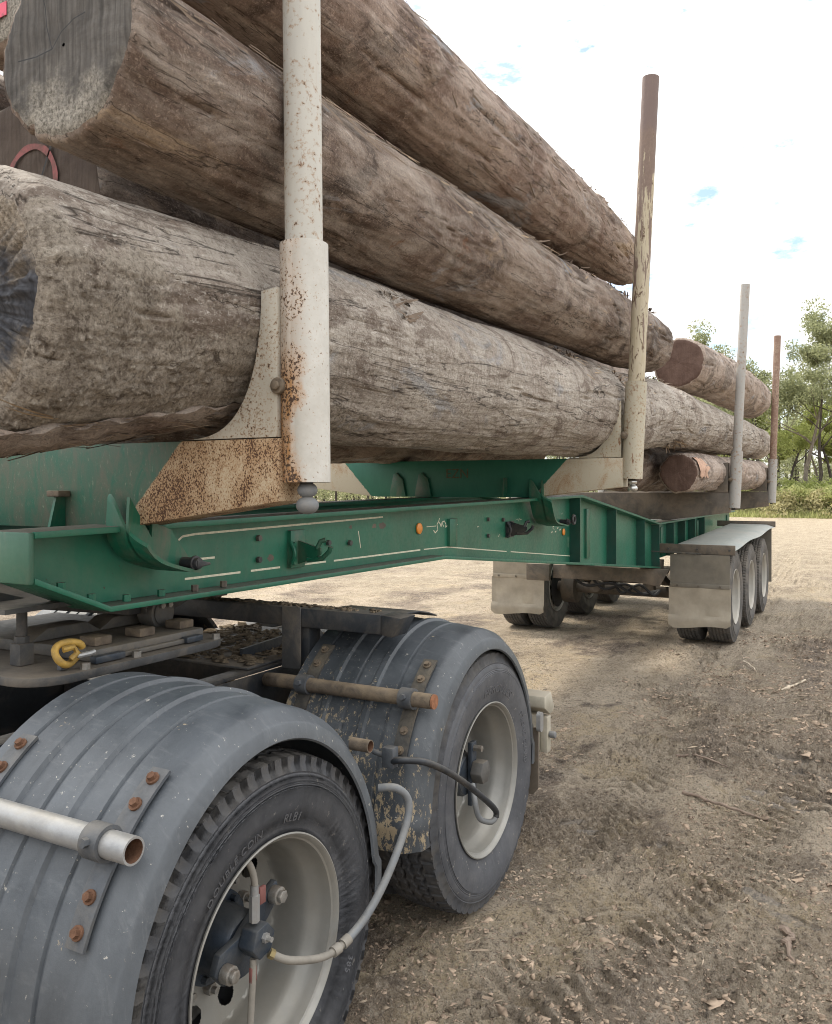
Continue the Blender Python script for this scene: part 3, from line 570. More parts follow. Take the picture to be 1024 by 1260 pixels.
w1.children[0].data = me_lug; w1.rotation_euler.x = 0.; w2.rotation_euler.x = 0.
lettering(w1, 'DOUBLE COIN', 137, .345, .032); lettering(w1, 'RLB1', 84, .350, .034)
lettering(w1, '385', -25, .385, .03); lettering(w2, 'HERCULES', 101, .362, .046, stretch=1.25); lettering(w2, 'STRONG GUARD', 33, .372, .030)
for (y, z) in (W1, W2):
    make_wheel(truck, (XO-.335, y, z), 0, True, False); make_wheel(truck, (2*XC-XO, y, z), math.pi); make_wheel(truck, (2*XC-XO+.335, y, z), math.pi, True, False)
    mb = MB(); mb.cyl((-1.75, y, z), (-3.45, y, z), .075, 20); mb.ball((XC, y, z), .21, 20, (.9, 1, 1)); mb.cyl((-1.62, y, z), (-1.70, y, z), .12, 20); mb.build('axle', 'dark_steel', truck)
for s in (1, -1):
    x = XC+s*.42; mb = MB()
    mb.box(x-.045*s-.04, x-.045*s+.04, -2.5, 4.05, .985, 1.0); mb.box(x-.045*s-.04, x-.045*s+.04, -2.5, 4.05, .73, .745); mb.box(x-.006, x+.0, -2.5, 4.05, .746, .984)
    mb.build('chassis_rail', 'black_steel', truck, bevel=.003)
for y in (1.1, 2.46, 3.85):
    MB().box(XC-.41, XC+.41, y-.06, y+.06, .78, .94).build('cross_member', 'black_steel', truck, bevel=.006)
mb = MB(); mb.box(XC-.36, XC+.40, 2.62, 3.45, 1.002, 1.012); dk = mb.build('deck_plate', 'dark_steel', truck, bevel=.003)
v = [];
def clods(name, mat, pts, sizes, parent=None, flat=.6, kind='stuff', seed=1):
    r_ = np.random.default_rng(seed); N = len(pts)
    base = np.array([(-1, -.8, -.5), (1, -.9, -.5), (.9, 1, -.5), (-.8, .9, -.5), (-.6, -.5, .6), (.7, -.4, .8), (.4, .7, .5), (-.5, .6, .9)])
    tri = np.array([(0, 1, 5), (0, 5, 4), (1, 2, 6), (1, 6, 5), (2, 3, 7), (2, 7, 6), (3, 0, 4), (3, 4, 7), (4, 5, 6), (4, 6, 7)])
    B = (base[None]+r_.normal(0, .38, (N, 8, 3)))*np.asarray(sizes)[:, None, None]
    a = r_.uniform(0, 6.28, N); ca, sa = np.cos(a)[:, None], np.sin(a)[:, None]; ax = r_.uniform(.6, 2.0, N)[:, None]; fz = r_.uniform(.3, 1.1, N)[:, None]
    x = B[..., 0]*ax; y = B[..., 1]; Vx = np.stack([x*ca-y*sa, x*sa+y*ca, B[..., 2]*flat*fz], -1)+np.asarray(pts)[:, None]
    Fx = (tri[None]+8*np.arange(N)[:, None, None]).reshape(-1, 3)
    o = link(name, np_mesh(name, Vx.reshape(-1, 3), Fx, [mat], None, False), None if parent is None else parent, (0, 0, 0) if parent is None else tuple(-Vector(WO[parent.name])))
    o['kind'] = kind; return o
pts = np.stack([rng.uniform(XC-.34, XC+.38, 420), rng.uniform(2.64, 3.43, 420), np.full(420, 1.018)], -1); clods('dirt_lump', 'grease', pts, rng.uniform(.006, .022, 420), truck, seed=5)
MB().prism([(2.76, 1.015), (2.76, 1.05), (3.3, 1.075), (3.36, 1.015)], 'X', -2.36, -2.345).build('deck_upstand', 'black_steel', truck)
# rear cross beam and its posts
mb = MB(); mb.box(-3.55, -1.66, 2.75, 2.86, 1.168, 1.245); xb = mb.build('cross_beam', 'black_steel', truck, bevel=.006)
MB().prism([(-1.657, 1.168), (-1.657, 1.245), (-1.57, 1.238), (-1.61, 1.162)], 'Y', 2.746, 2.864).build('end_cap', 'black_steel', xb, bevel=.004)
mb = MB(); mb.prism([(2.868, 1.226), (2.95, 1.228), (3.06, 1.222), (3.15, 1.204), (3.22, 1.184), (3.218, 1.178), (3.15, 1.197), (3.06, 1.214), (2.95, 1.220), (2.868, 1.218)], 'X', -2.0, -1.66); mb.build('guard_hanger', 'black_steel', truck, bevel=.003)
for x in (-2.06, -3.14):
    mb = MB(); mb.box(x-.055, x+.055, 2.765, 2.845, 1.003, 1.166); mb.build('post', 'black_steel', truck, bevel=.005)
    mb = MB(); mb.box(x-.062, x+.03, 2.738, 2.747, 1.0, 1.25); mb.build('post_plate', 'dark_steel', truck, bevel=.003)
pts = np.stack([rng.uniform(-2.9, -1.7, 140), rng.uniform(2.77, 2.84, 140), np.full(140, 1.248)], -1); clods('dirt_lump', 'grease', pts, rng.uniform(.004, .014, 140), truck, seed=6)
# turntable: base plate, slab, hinge castings, bolts, yellow hook
def rrect(x0, x1, y0, y1, r, n=6):
    o = []
    for cx, cy, a in ((x1-r, y1-r, 0), (x0+r, y1-r, 90), (x0+r, y0+r, 180), (x1-r, y0+r, 270)):
        o += [(cx+r*math.cos(R(a+90*i/n)), cy+r*math.sin(R(a+90*i/n))) for i in range(n+1)]
    return o
tt = MB().prism(rrect(-3.07, -2.125, 1.60, 2.46, .13), 'Z', 1.142, 1.17).build('turntable_plate', 'dark_steel', truck, bevel=.004)
MB().box(-3.0, -2.19, 1.86, 2.36, 1.172, 1.212).build('wear_slab', 'grey_steel', tt, bevel=.006)
MB().box(-2.186, -2.17, 1.90, 2.25, 1.174, 1.190).build('grease_bar', 'grey_steel', tt, bevel=.003)
MB().box(-2.186, -2.155, 1.84, 1.96, 1.174, 1.196).build('wedge_block', 'hub', tt, bevel=.004); MB().box(-2.186, -2.155, 2.24, 2.32, 1.174, 1.196).build('wedge_block', 'hub', tt, bevel=.004)
for y in (1.93, 2.12, 2.31): MB().box(-2.30, -2.225, y-.035, y+.035, 1.214, 1.243).build('packer', 'rust_pipe', tt, bevel=.004)
for y in (1.98, 2.26): MB().prism([(y-.15, 1.214), (y+.15, 1.214), (y+.08, 1.255), (y-.08, 1.255)], 'X', -2.56, -2.46).build('pivot_saddle', 'grey_steel', tt, bevel=.006)
for (x, y) in ((-2.145, 1.79), (-2.15, 2.0), (-2.15, 2.38), (-2.5, 1.64)): MB().cyl((x, y, 1.17), (x, y, 1.19), .015, 6).build('bolt', 'bolt', tt)
b = MB(); b.box(-2.395, -2.345, 1.71, 1.76, 1.172, 1.24); b.cyl((-2.37, 1.735, 1.24), (-2.37, 1.735, 1.262), .023, 6); b.cyl((-2.37, 1.735, 1.262), (-2.37, 1.735, 1.345), .0165, 16); b.cyl((-2.37, 1.735, 1.345), (-2.37, 1.735, 1.36), .025, 6); b.build('king_bolt', 'dark_steel', tt, bevel=.002)
hk = MB(); hk.tube([(-2.165+.012*math.sin(a*2), 1.745+.046*math.cos(a), 1.225+.034*math.sin(a)) for a in np.linspace(.4, 5.9, 22)], .0115, 10); hk.build('safety_hook', 'yellow', tt)
hk = MB(); hk.tube([(-2.158, 1.72, 1.24), (-2.15, 1.75, 1.244), (-2.148, 1.763, 1.226), (-2.152, 1.743, 1.208)], .010, 8); hk.build('hook_latch', 'yellow', tt)
MB().box(-2.20, -2.18, 1.73, 1.76, 1.172, 1.20).build('hook_lug', 'strap_steel', tt, bevel=.003)
MB().tube([(-2.15, 1.765, 1.214), (-2.135, 1.80, 1.218), (-2.13, 1.815, 1.222)], .008, 8).build('hook_pin', 'galv', tt)
# mudguards with ribs, stays, straps
GA, GB = .560, .628
def guard_mesh(mat):
    prof = [(-2.00, .026), (-1.93, .024), (-1.926, .016), (-1.918, .016), (-1.914, .023), (-1.845, .020), (-1.838, .029), (-1.818, .029), (-1.811, .018), (-1.742, .016), (-1.738, .008), (-1.730, .008), (-1.726, .014), (-1.67, .012), (-1.663, .020), (-1.643, .020), (-1.636, .009), (-1.568, .006), (-1.564, -.002), (-1.556, -.002), (-1.552, .005), (-1.49, -.002), (-1.465, -.004), (-1.442, -.006), (-1.420, -.012), (-1.395, -.036), (-1.386, -.040), (-1.380, -.046), (-1.371, -.084), (-1.377, -.089), (-1.384, -.080), (-1.392, -.055), (-1.42, -.030), (-1.48, -.016), (-1.70, .0), (-1.99, .012), (-2.00, .026)]
    A = np.radians(np.linspace(186, -6, 90)); V = []
    for i, a in enumerate(A):
        e = abs(i-44.5)/44.5; flare = .016*min(1, max(0, (e-.885)/.015))
        for (x, d) in prof:
            V.append((x, (GA+d+flare)*math.cos(a)*(1+.03*math.cos(a)**2), (GB+d+flare*.3)*math.sin(a)))
    K = len(prof); F = [(i*K+j, (i+1)*K+j, (i+1)*K+j+1, i*K+j+1) for i in range(89) for j in range(K-1)]
    n = np_mesh('mudguard', V, F, [mat], None, True, 45); return n
me_guards = (guard_mesh('guard'), guard_mesh('guard_splash'))
def guard_pt(yc, zc, a, x, off=0.):
    a = R(a); return (x, yc+(GA+off)*math.cos(a)*(1+.03*math.cos(a)**2), zc+(GB+off)*math.sin(a))
def strap(parent, yc, zc, x, a0, a1, wd=.028):
    ex = .020 if x < -1.8 else 0.
    mb = MB(); n = 14; v = []
    for i in range(n+1):
        a = a0+(a1-a0)*i/n
        for (dx, o) in ((-wd, .004), (wd, .004), (wd, .012), (-wd, .012)): v.append(guard_pt(yc, zc, a, x+dx, o+.001+ex))
    f = [(i*4+j, (i+1)*4+j, (i+1)*4+(j+1) % 4, i*4+(j+1) % 4) for i in range(n) for j in range(4)]+[(0, 1, 2, 3), (n*4, n*4+3, n*4+2, n*4+1)]
    s_ = mb.add(v, f).build('strap', 'strap_steel' if yc < 2 else 'strap_dirty', parent, bevel=0)
    L = a1-a0
    for k in (.08, .25, .75, .92):
        p = Vector(guard_pt(yc, zc, a0+L*k, x, .010+ex)); q = Vector(guard_pt(yc, zc, a0+L*k, x, .028+ex)); q2 = Vector(guard_pt(yc, zc, a0+L*k, x, .018+ex))
        MB().cyl(p, q2, .016, 14).cyl(q2, q, .0105, 6).build('rusty_bolt', 'rust' if yc < 2 else 'rust_pipe', parent)
    return s_
for i, (yc, zc) in enumerate(((W1[0]-.015, W1[1]+.022), (W2[0]-.055, W2[1]-.008))):
    g = link('mudguard', me_guards[i], truck, Vector((0, yc, zc))-Vector(WO['prime_mover']))
    g2 = link('mudguard', me_guards[i], truck, Vector((2*XC, yc, zc))-Vector(WO['prime_mover'])); g2.rotation_euler.z = math.pi
    WO[g.name] = (0, yc, zc)
    strap(g, yc, zc, -1.475, 121, 158)
    strap(g, yc, zc, -1.93, 121, 158)
    a = 139.5; c = guard_pt(yc, zc, a, 0, .052); pm = 'galv' if i == 0 else 'rust_pipe'
    mb = MB(); rr = .030 if i == 0 else .027
    if i == 0:
        for (r1, r2, x0, x1) in ((rr, rr, -1.375, -2.2),):
            mb.tube([(x0, c[1], c[2]), (x1, c[1], c[2])], rr, 24, False); mb.tube([(x0, c[1], c[2]), (x0-.09, c[1], c[2])], rr-.005, 24, False, 1); mb.lathe([(x0, rr), (x0, rr-.005)], (0, c[1], c[2]), 24)
            mb.tube([(x0-.09, c[1], c[2]), (x0-.091, c[1], c[2])], rr-.005, 24, True, 1)
        mb.build('stay_pipe', [pm, 'rust'], g)
    else:
        mb.tube([(-1.375, c[1], c[2]), (-1.9, c[1], c[2]), (-2.02, c[1]-.005, c[2]+.004), (-2.09, c[1]+.02, c[2]-.005), (-2.2, c[1]+.1, c[2]-.03)], rr, 20, True); mb.build('stay_pipe', pm, g)
        MB().cyl((-1.373, c[1], c[2]), (-1.366, c[1], c[2]), rr-.001, 20).build('pipe_plug', 'rust_tip', g)
    for x in (-1.475, -1.93):
        mb = MB(); mb.lathe([(-.026, rr+.001), (-.026, rr+.010), (.026, rr+.010), (.026, rr+.001)], (x, c[1], c[2]), 24)
        p = Vector(guard_pt(yc, zc, a, x, .012)); mb.box(x-.024, x+.024, p.y-.02, p.y+.005, p.z-.015, p.z+.02); mb.cyl((x, c[1]-rr-.006, c[2]+.012), (x, c[1]-rr-.02, c[2]+.014), .011, 6)
        mb.build('pipe_clamp', 'strap_steel', g)
    # stub of the rear stay
    if i == 1: a = 40; c = guard_pt(yc, zc, a, 0, .05); x0 = -1.62
    else: a = 40; c = guard_pt(yc, zc, a, 0, .018); x0 = -1.362
    mb = MB(); mb.tube([(x0, c[1], c[2]), (-2.2 if i else -1.43, c[1], c[2])], .0195, 16, False); mb.tube([(x0, c[1], c[2]), (x0-.05, c[1], c[2])], .0165, 16, False, 1); mb.lathe([(x0, .0195), (x0, .0165)], (0, c[1], c[2]), 16); mb.tube([(x0-.05, c[1], c[2]), (x0-.051, c[1], c[2])], .0165, 16, True, 1)
    mb.build('rear_stay_pipe', ['rust_pipe', 'rust'], g)
    if i == 1:
        fl = MB().prism([(-1.98, .62), (-1.375, .62), (-1.375, .34), (-1.40, .31), (-1.98, .31)], 'Y', yc+.575, yc+.587).build('mud_flap', 'flap_brown', g)
        MB().prism(rrect(-.02, .02, -.045, .045, .018), 'X', -1.372, -1.352).build('edge_clip', 'galv', g, org=(0, 0, 0)).location = Vector((0, yc+.565, zc+.12))-Vector(WO[g.name])
# tail lamp bracket behind the second guard
tl = MB().prism([(3.80, .735), (3.89, .745), (3.935, .67), (3.93, .645), (3.88, .635), (3.80, .68)], 'X', -1.60, -1.385).build('tail_lamp', 'white_lamp', truck, bevel=.008)
MB().box(-1.595, -1.425, 3.82, 3.90, .465, .64).build('lamp_bracket', 'white_lamp', tl, bevel=.006)
MB().box(-1.422, -1.385, 3.835, 3.885, .46, .632).build('lamp_flange', 'white_lamp', tl, bevel=.004)
MB().cyl((-1.46, 3.83, .585), (-1.46, 3.815, .585), .013, 8).build('lamp_screw', 'bolt', tl)
MB().cyl((-1.384, 3.86, .545), (-1.352, 3.86, .545), .016, 12).build('lamp_knob', 'hose', tl, bevel=.004)
# tyre inflation gear on hubs
def smooth_path(P, n=8):
    P = [Vector(p) for p in P]; out = []
    for i in range(len(P)-1):
        p0 = P[max(i-1, 0)]; p1 = P[i]; p2 = P[i+1]; p3 = P[min(i+2, len(P)-1)]
        for k in range(n):
            t = k/n; out.append(.5*((2*p1)+(p2-p0)*t+(2*p0-5*p1+4*p2-p3)*t*t+(3*p1-p0-3*p2+p3)*t**3))
    return out+[P[-1]]
y, z = W1; xh = XO+.035
MB().prism([(y-.15, z+.0), (y-.11, z-.045), (y+.06, z+.055), (y+.115, z+.10), (y+.10, z+.145), (y+.05, z+.125), (y-.06, z+.055), (y-.13, z+.045)], 'X', xh, xh+.022).build('swivel_arm', 'hub', w1, bevel=.004)
MB().prism([(y-.02+.046*math.cos(R(60*k+10)), z+.045+.046*math.sin(R(60*k+10))) for k in range(6)], 'X', xh+.024, xh+.075).build('swivel_block', 'hub', w1, bevel=.004)
MB().cyl((xh+.075, y-.02, z+.055), (xh+.085, y-.02, z+.055), .013, 6).cyl((xh+.085, y-.02, z+.055), (xh+.1, y-.02, z+.055), .007, 8).build('block_screw', 'galv', w1)
for (yy, zz) in ((y-.115, z-.005), (y+.08, z+.115)): MB().cyl((xh+.023, yy, zz), (xh+.05, yy, zz), .024, 16).cyl((xh+.05, yy, zz), (xh+.062, yy, zz), .018, 6).build('arm_bolt', 'bolt', w1, bevel=.002)
MB().tube(smooth_path([(xh+.05, y-.03, z+.10), (xh+.05, y-.03, z+.20), (xh+.03, y-.04, z+.255), (xh-.02, y-.07, z+.285)]), .009, 10).build('air_line', 'hose_pale', w1)
MB().cyl((xh+.05, y-.03, z+.095), (xh+.05, y-.03, z+.165), .014, 6).cyl((xh+.05, y-.03, z+.165), (xh+.05, y-.03, z+.19), .011, 12).build('line_fitting', 'galv', w1)
MB().box(xh+.045, xh+.055, y-.012, y+.012, z+.13, z+.175).build('line_tag', 'red_tag', w1, bevel=.002)
MB().tube(smooth_path([(xh+.05, y-.035, z+.0), (xh+.05, y-.04, z-.09), (xh+.04, y-.045, z-.22), (xh, y-.05, z-.28)]), .009, 10).build('air_line', 'hose_pale', w1)
MB().box(xh+.045, xh+.055, y-.047, y-.025, z-.06, z-.02).build('line_tag', 'red_tag', w1, bevel=.002)
gp = guard_pt(W1[0]-.035, W1[1], 22, -1.36, .0)
hp = [(xh+.075, y+.0, z+.005), (xh+.11, y+.05, z-.03), (-1.345, y+.19, z-.075), (-1.325, y+.32, z-.045), (-1.315, y+.44, z+.03), (-1.315, y+.56, z+.14), (-1.32, y+.60, z+.22), (-1.345, y+.57, z+.27), (-1.40, y+.545, z+.27)]
sp = smooth_path(hp, 10); k = 24
MB().tube(sp[:k+1], .0105, 12).build('inflation_hose', 'hose_pale', truck); MB().tube(sp[k:], .0125, 12).build('hose_sleeve', 'hose', truck)
for q in (k-2, k+1): MB().tube([sp[q-1], sp[q+1]], .0155, 12).build('hose_ferrule', 'hose_pale', truck)
MB().cyl(sp[0], sp[3], .013, 6).build('hose_fitting', 'brass', truck)
y, z = W2; xh = XO+.035
MB().prism([(y-.02, z+.14), (y+.03, z+.14), (y+.03, z-.12), (y-.02, z-.12)], 'X', xh, xh+.02).build('swivel_arm', 'hub', w2, bevel=.004)
MB().prism([(y+.01+.05*math.cos(R(60*k)), z+.02+.05*math.sin(R(60*k))) for k in range(6)], 'X', xh+.02, xh+.07).build('swivel_block', 'grey_steel', w2, bevel=.004)
MB().cyl((xh+.02, y+.005, z+.115), (xh+.055, y+.005, z+.115), .014, 6).build('arm_bolt', 'bolt', w2)
rod = [(-1.46, 2.50, .79), (-1.42, 2.50, .80), (-1.36, 2.58, .775), (-1.335, 2.78, .66), (-1.33, 3.06, .47), (-1.33, 3.09, .42)]
MB().tube(smooth_path(rod, 5), .012, 12).build('hose_guard_rod', 'black_steel', truck)
MB().tube(smooth_path([(-1.33, 3.09, .42), (-1.34, 3.06, .41), (-1.36, 3.0, .44), (-1.37, 2.98, .50), (xh+.07, y-.12, z+.01)]), .011, 10).build('inflation_hose', 'hose', truck)
MB().box(-1.50, -1.455, 2.49, 2.53, .765, .835).cyl((-1.5, 2.51, .80), (-1.55, 2.51, .81), .010, 8).build('rod_bracket', 'strap_steel', truck, bevel=.005)

# ------------------------------------------------------------------ log trailer
tr = empty('log_trailer', (XC, 7.5, 0), 'green steel log trailer with rusted white stanchions and a triple rear axle', 'trailer')
top = [(1.57, 1.585), (6.62, 1.650), (9.36, 1.325), (14.9, 1.325)]; bot = [(14.9, .93), (9.42, .93), (9.40, .862), (4.15, 1.355), (1.84, 1.362), (1.57, 1.475)]
def offset_strip(pts, t):      # flange polygon of thickness t above/below a polyline (y,z)
    return pts+[(p[0], p[1]+t) for p in pts[::-1]]
wp = lambda y, z: (y*1.037, CAMH+(z-CAMH)*1.037)
rails = []
for s in (1, -1):
    xw = XC+s*.50
    web = MB().prism(top+bot, 'X', xw-.085*s-.006, xw-.085*s+.006).build('rail_web', 'green_rail', tr)
    fl = MB(); fl.prism(offset_strip(top, .020), 'X', min(xw-.17*s, xw+.012*s), max(xw-.17*s, xw+.012*s)); tf = fl.build('top_flange', 'green_rail', web, bevel=.002)
    fl = MB(); fl.prism(offset_strip([(1.57, 1.474), (1.84, 1.361), (4.15, 1.354), (9.40, .861)], -.018), 'X', min(xw-.17*s, xw+.012*s), max(xw-.17*s, xw+.012*s)); fl.build('bottom_flange', 'green_rail', web, bevel=.002)
    fl = MB(); fl.prism([(1.55, 1.455), (1.569, 1.455), (1.569, 1.605), (1.55, 1.605)], 'X', min(xw-.17*s, xw+.012*s), max(xw-.17*s, xw+.012*s)); fl.build('end_plate', 'green_pale', web, bevel=.006)
    if s == 1:
        for y in (6.56, 7.62, 8.70, 9.36):
            zt = np.interp(y, [p[0] for p in top], [p[1] for p in top]); zb = np.interp(y, [4.15, 9.40], [1.355, .862])
            MB().box(xw-.0785, xw+.008, y-.006, y+.006, zb+.002, zt-.002).build('stiffener', 'stiff', web)
        for y in (10.1, 10.75, 11.4, 12.1): MB().box(xw-.0785, xw+.008, y-.006, y+.006, .932, 1.322).build('stiffener', 'stiff', web)
        for y in (1.69, 1.80, 1.94, 2.09, 2.25, 2.40): 
            zb = np.interp(y, [1.57, 1.84, 4.15], [1.476, 1.363, 1.356]); MB().cyl((xw-.03, y, zb), (xw-.03, y, zb+.022), .013, 6).build('flange_bolt', 'grey_brown' if y > 2.2 else 'green_rail', web)
        for (y, z) in ((2.56, 1.535), (2.56, 1.452), (3.03, 1.49), (3.2, 1.48), (4.745, 1.535), (4.745, 1.435), (4.98, 1.525)):
            y, z = wp(y, z); MB().cyl((xw-.078, y, z), (xw-.063, y, z), .013, 6).build('web_bolt', 'dark_steel', web)
        # pinstripe and marks painted on the web (thin raised paint)
        xs_ = xw-.0782
        def stripe(P, w_=.004, seg=1):
            mb = MB(); P = [wp(*q) for q in P]
            for (a, b) in zip(P[:-1], P[1:]):
                d = (Vector((a[0], a[1]))-Vector((b[0], b[1]))).normalized(); nx_, nz_ = -d.y*w_, d.x*w_
                mb.add([(xs_, a[0]+nx_, a[1]+nz_), (xs_, b[0]+nx_, b[1]+nz_), (xs_, b[0]-nx_, b[1]-nz_), (xs_, a[0]-nx_, a[1]-nz_)], [(0, 1, 2, 3)])
            mb.build('pinstripe', 'cream_line', web)
        stripe([(2.17, 1.414), (2.46, 1.412)]); stripe([(2.52, 1.412), (2.70, 1.411)]); stripe([(2.80, 1.410), (3.02, 1.409)]); stripe([(3.08, 1.408), (3.88, 1.404)]); stripe([(3.92, 1.404), (4.19, 1.4)], .003); stripe([(4.19, 1.4), (5.05, 1.318)], .003); stripe([(5.12, 1.312), (6.5, 1.182)], .003)
        stripe([(2.14, 1.55), (2.16, 1.562), (2.22, 1.567), (3.5, 1.588)], .004); stripe([(2.2, 1.478), (2.32, 1.478)])
        stripe([(3.95, 1.522), (4.06, 1.522)], .002); stripe([(4.24, 1.52), (4.33, 1.52)], .002)
        scr = [(4.03, 1.50), (4.05, 1.485), (4.08, 1.50), (4.07, 1.53), (4.09, 1.545), (4.11, 1.53), (4.12, 1.515), (4.13, 1.54), (4.16, 1.545), (4.18, 1.525), (4.17, 1.51), (4.20, 1.52), (4.22, 1.54), (4.25, 1.54), (4.26, 1.52)]
        stripe(scr, .0035); stripe([(4.09, 1.545), (4.10, 1.563)], .003); stripe([(4.13, 1.54), (4.15, 1.515)], .003)
        stripe([(8.42, 1.10), (8.44, 1.05), (8.38, 1.03)], .004); stripe([(6.28, 1.35), (6.28, 1.27)], .003); stripe([(3.28, 1.53), (3.30, 1.45)], .003)
        for q_ in range(9):
            r2 = np.random.default_rng(q_+40); yy_, zz_ = r2.uniform(2.3, 6.3), r2.uniform(1.42, 1.56); stripe([(yy_, zz_), (yy_+r2.uniform(.004, .03), zz_+r2.normal(0, .006)), (yy_+r2.uniform(.01, .045), zz_+r2.normal(0, .01))], r2.uniform(.0008, .002))
        for (ya, yb, za, zb_) in ((3.40, 3.44, 1.535, 1.56), (3.46, 3.53, 1.53, 1.565), (3.20, 3.23, 1.54, 1.56), (2.62, 2.66, 1.435, 1.47)):
            ya, za = wp(ya, za); yb, zb_ = wp(yb, zb_); r3 = np.random.default_rng(int(ya*100)); ring = [(xs_-.0002, (ya+yb)/2+(yb-ya)*.5*math.cos(k*.45)*r3.uniform(.6, 1.2), (za+zb_)/2+(zb_-za)*.5*math.sin(k*.45)*r3.uniform(.6, 1.2)) for k in range(14)]; MB().add(ring, [tuple(range(14))]).build('worn_patch', 'grey_brown', web)
        for (y, z) in ((5.93, 1.44), (5.98, 1.40), (6.03, 1.425), (6.0, 1.455), (5.9, 1.40), (6.08, 1.41)): stripe([(y, z), (y+.025, z+.006)], .005)
        for (y, z, r) in ((3.86, 1.517, .030), (6.16, 1.393, .027)):
            MB().lathe([(0, .0001), (0, r-.004), (-.003, r), (-.010, r)], (xw-.067, *wp(y, z)), 28).build('amber_reflector', 'orange', web)
        # rope hooks
        for (y, z) in ((2.80, 1.462), (5.08, 1.458)):
            y, z = wp(y, z); xw = XC+s*.50-.035; h = MB(); h.box(xw-.043, xw-.030, y-.05, y+.07, z-.05, z+.055); h.prism([(xw-.03, z-.048), (xw+.06, z-.02), (xw+.09, z+.0), (xw+.09, z+.022), (xw-.03, z+.055)], 'Y', y-.004, y+.006)
            h.tube([(xw+.02, y, z-.026), (xw+.085, y+.015, z-.02), (xw+.12, y+.02, z+.012), (xw+.125, y+.02, z+.03)], .011, 8); h.tube([(xw+.07, y, z+.02), (xw+.082, y+.01, z+.052), (xw+.1, y+.02, z+.058)], .011, 8)
            h.tube(smooth_path([(xw-.03, y-.05, z+.05), (xw-.005, y-.055, z), (xw-.03, y-.05, z-.05)]), .009, 8)
            h.cyl((xw-.03, y-.035, z+.035), (xw-.015, y-.035, z+.035), .014, 6); h.cyl((xw-.03, y-.035, z-.035), (xw-.015, y-.035, z-.035), .014, 6); h.build('rope_hook', 'green' if y < 4 else 'black_steel', web)
    rails.append(web); xw = XC+s*.50
nz = MB(); nz.box(XC-.385, XC+.385, 1.552, 1.566, 1.46, 1.60); nz.build('nose_plate', 'green_pale', tr)
MB().box(XC-.383, XC+.383, 1.568, 2.6, 1.36, 1.375).build('skid_plate', 'dark_steel', tr)
hc = MB(); hc.prism([(1.55, 1.445), (1.55, 1.38), (1.9, 1.318), (2.2, 1.262), (2.44, 1.262), (2.55, 1.30), (2.8, 1.335), (2.8, 1.356), (1.84, 1.356)], 'X', -2.50, -2.40); hg = hc.build('hinge_casting', 'dark_steel', tr, bevel=.006)
MB().prism([(1.55, 1.445), (1.55, 1.38), (1.9, 1.318), (2.2, 1.262), (2.44, 1.262), (2.55, 1.30), (2.8, 1.335), (2.8, 1.356), (1.84, 1.356)], 'X', -2.80, -2.70).build('hinge_casting', 'dark_steel', tr, bevel=.006)
mb = MB(); mb.cyl((-2.42, 2.31, 1.262), (-2.345, 2.31, 1.262), .058, 28); mb.cyl((-2.345, 2.31, 1.262), (-2.338, 2.31, 1.262), .046, 28); mb.box(-2.398, -2.37, 2.25, 2.37, 1.262, 1.352); mb.build('pivot_boss', 'grey_steel', tr, bevel=.005)
for (dy, dz) in ((-.018, .03), (.02, .03)): MB().cyl((-2.338, 2.31+dy, 1.262+dz), (-2.324, 2.31+dy, 1.262+dz), .012, 6).build('boss_bolt', 'bolt', tr)
MB().box(-2.40, -2.33, 2.58, 2.65, 1.29, 1.345).build('stop_block', 'dark_steel', tr, bevel=.004)
for y in (2.9, 4.4, 7.0, 9.8, 12.0, 14.6):
    z0, z1 = (1.39, 1.55) if y < 5 else (1.13, 1.55) if y < 8 else (.97, 1.28); MB().box(XC-.44, XC+.44, y-.05, y+.05, z0, z1).build('cross_member', 'green', tr, bevel=.004)
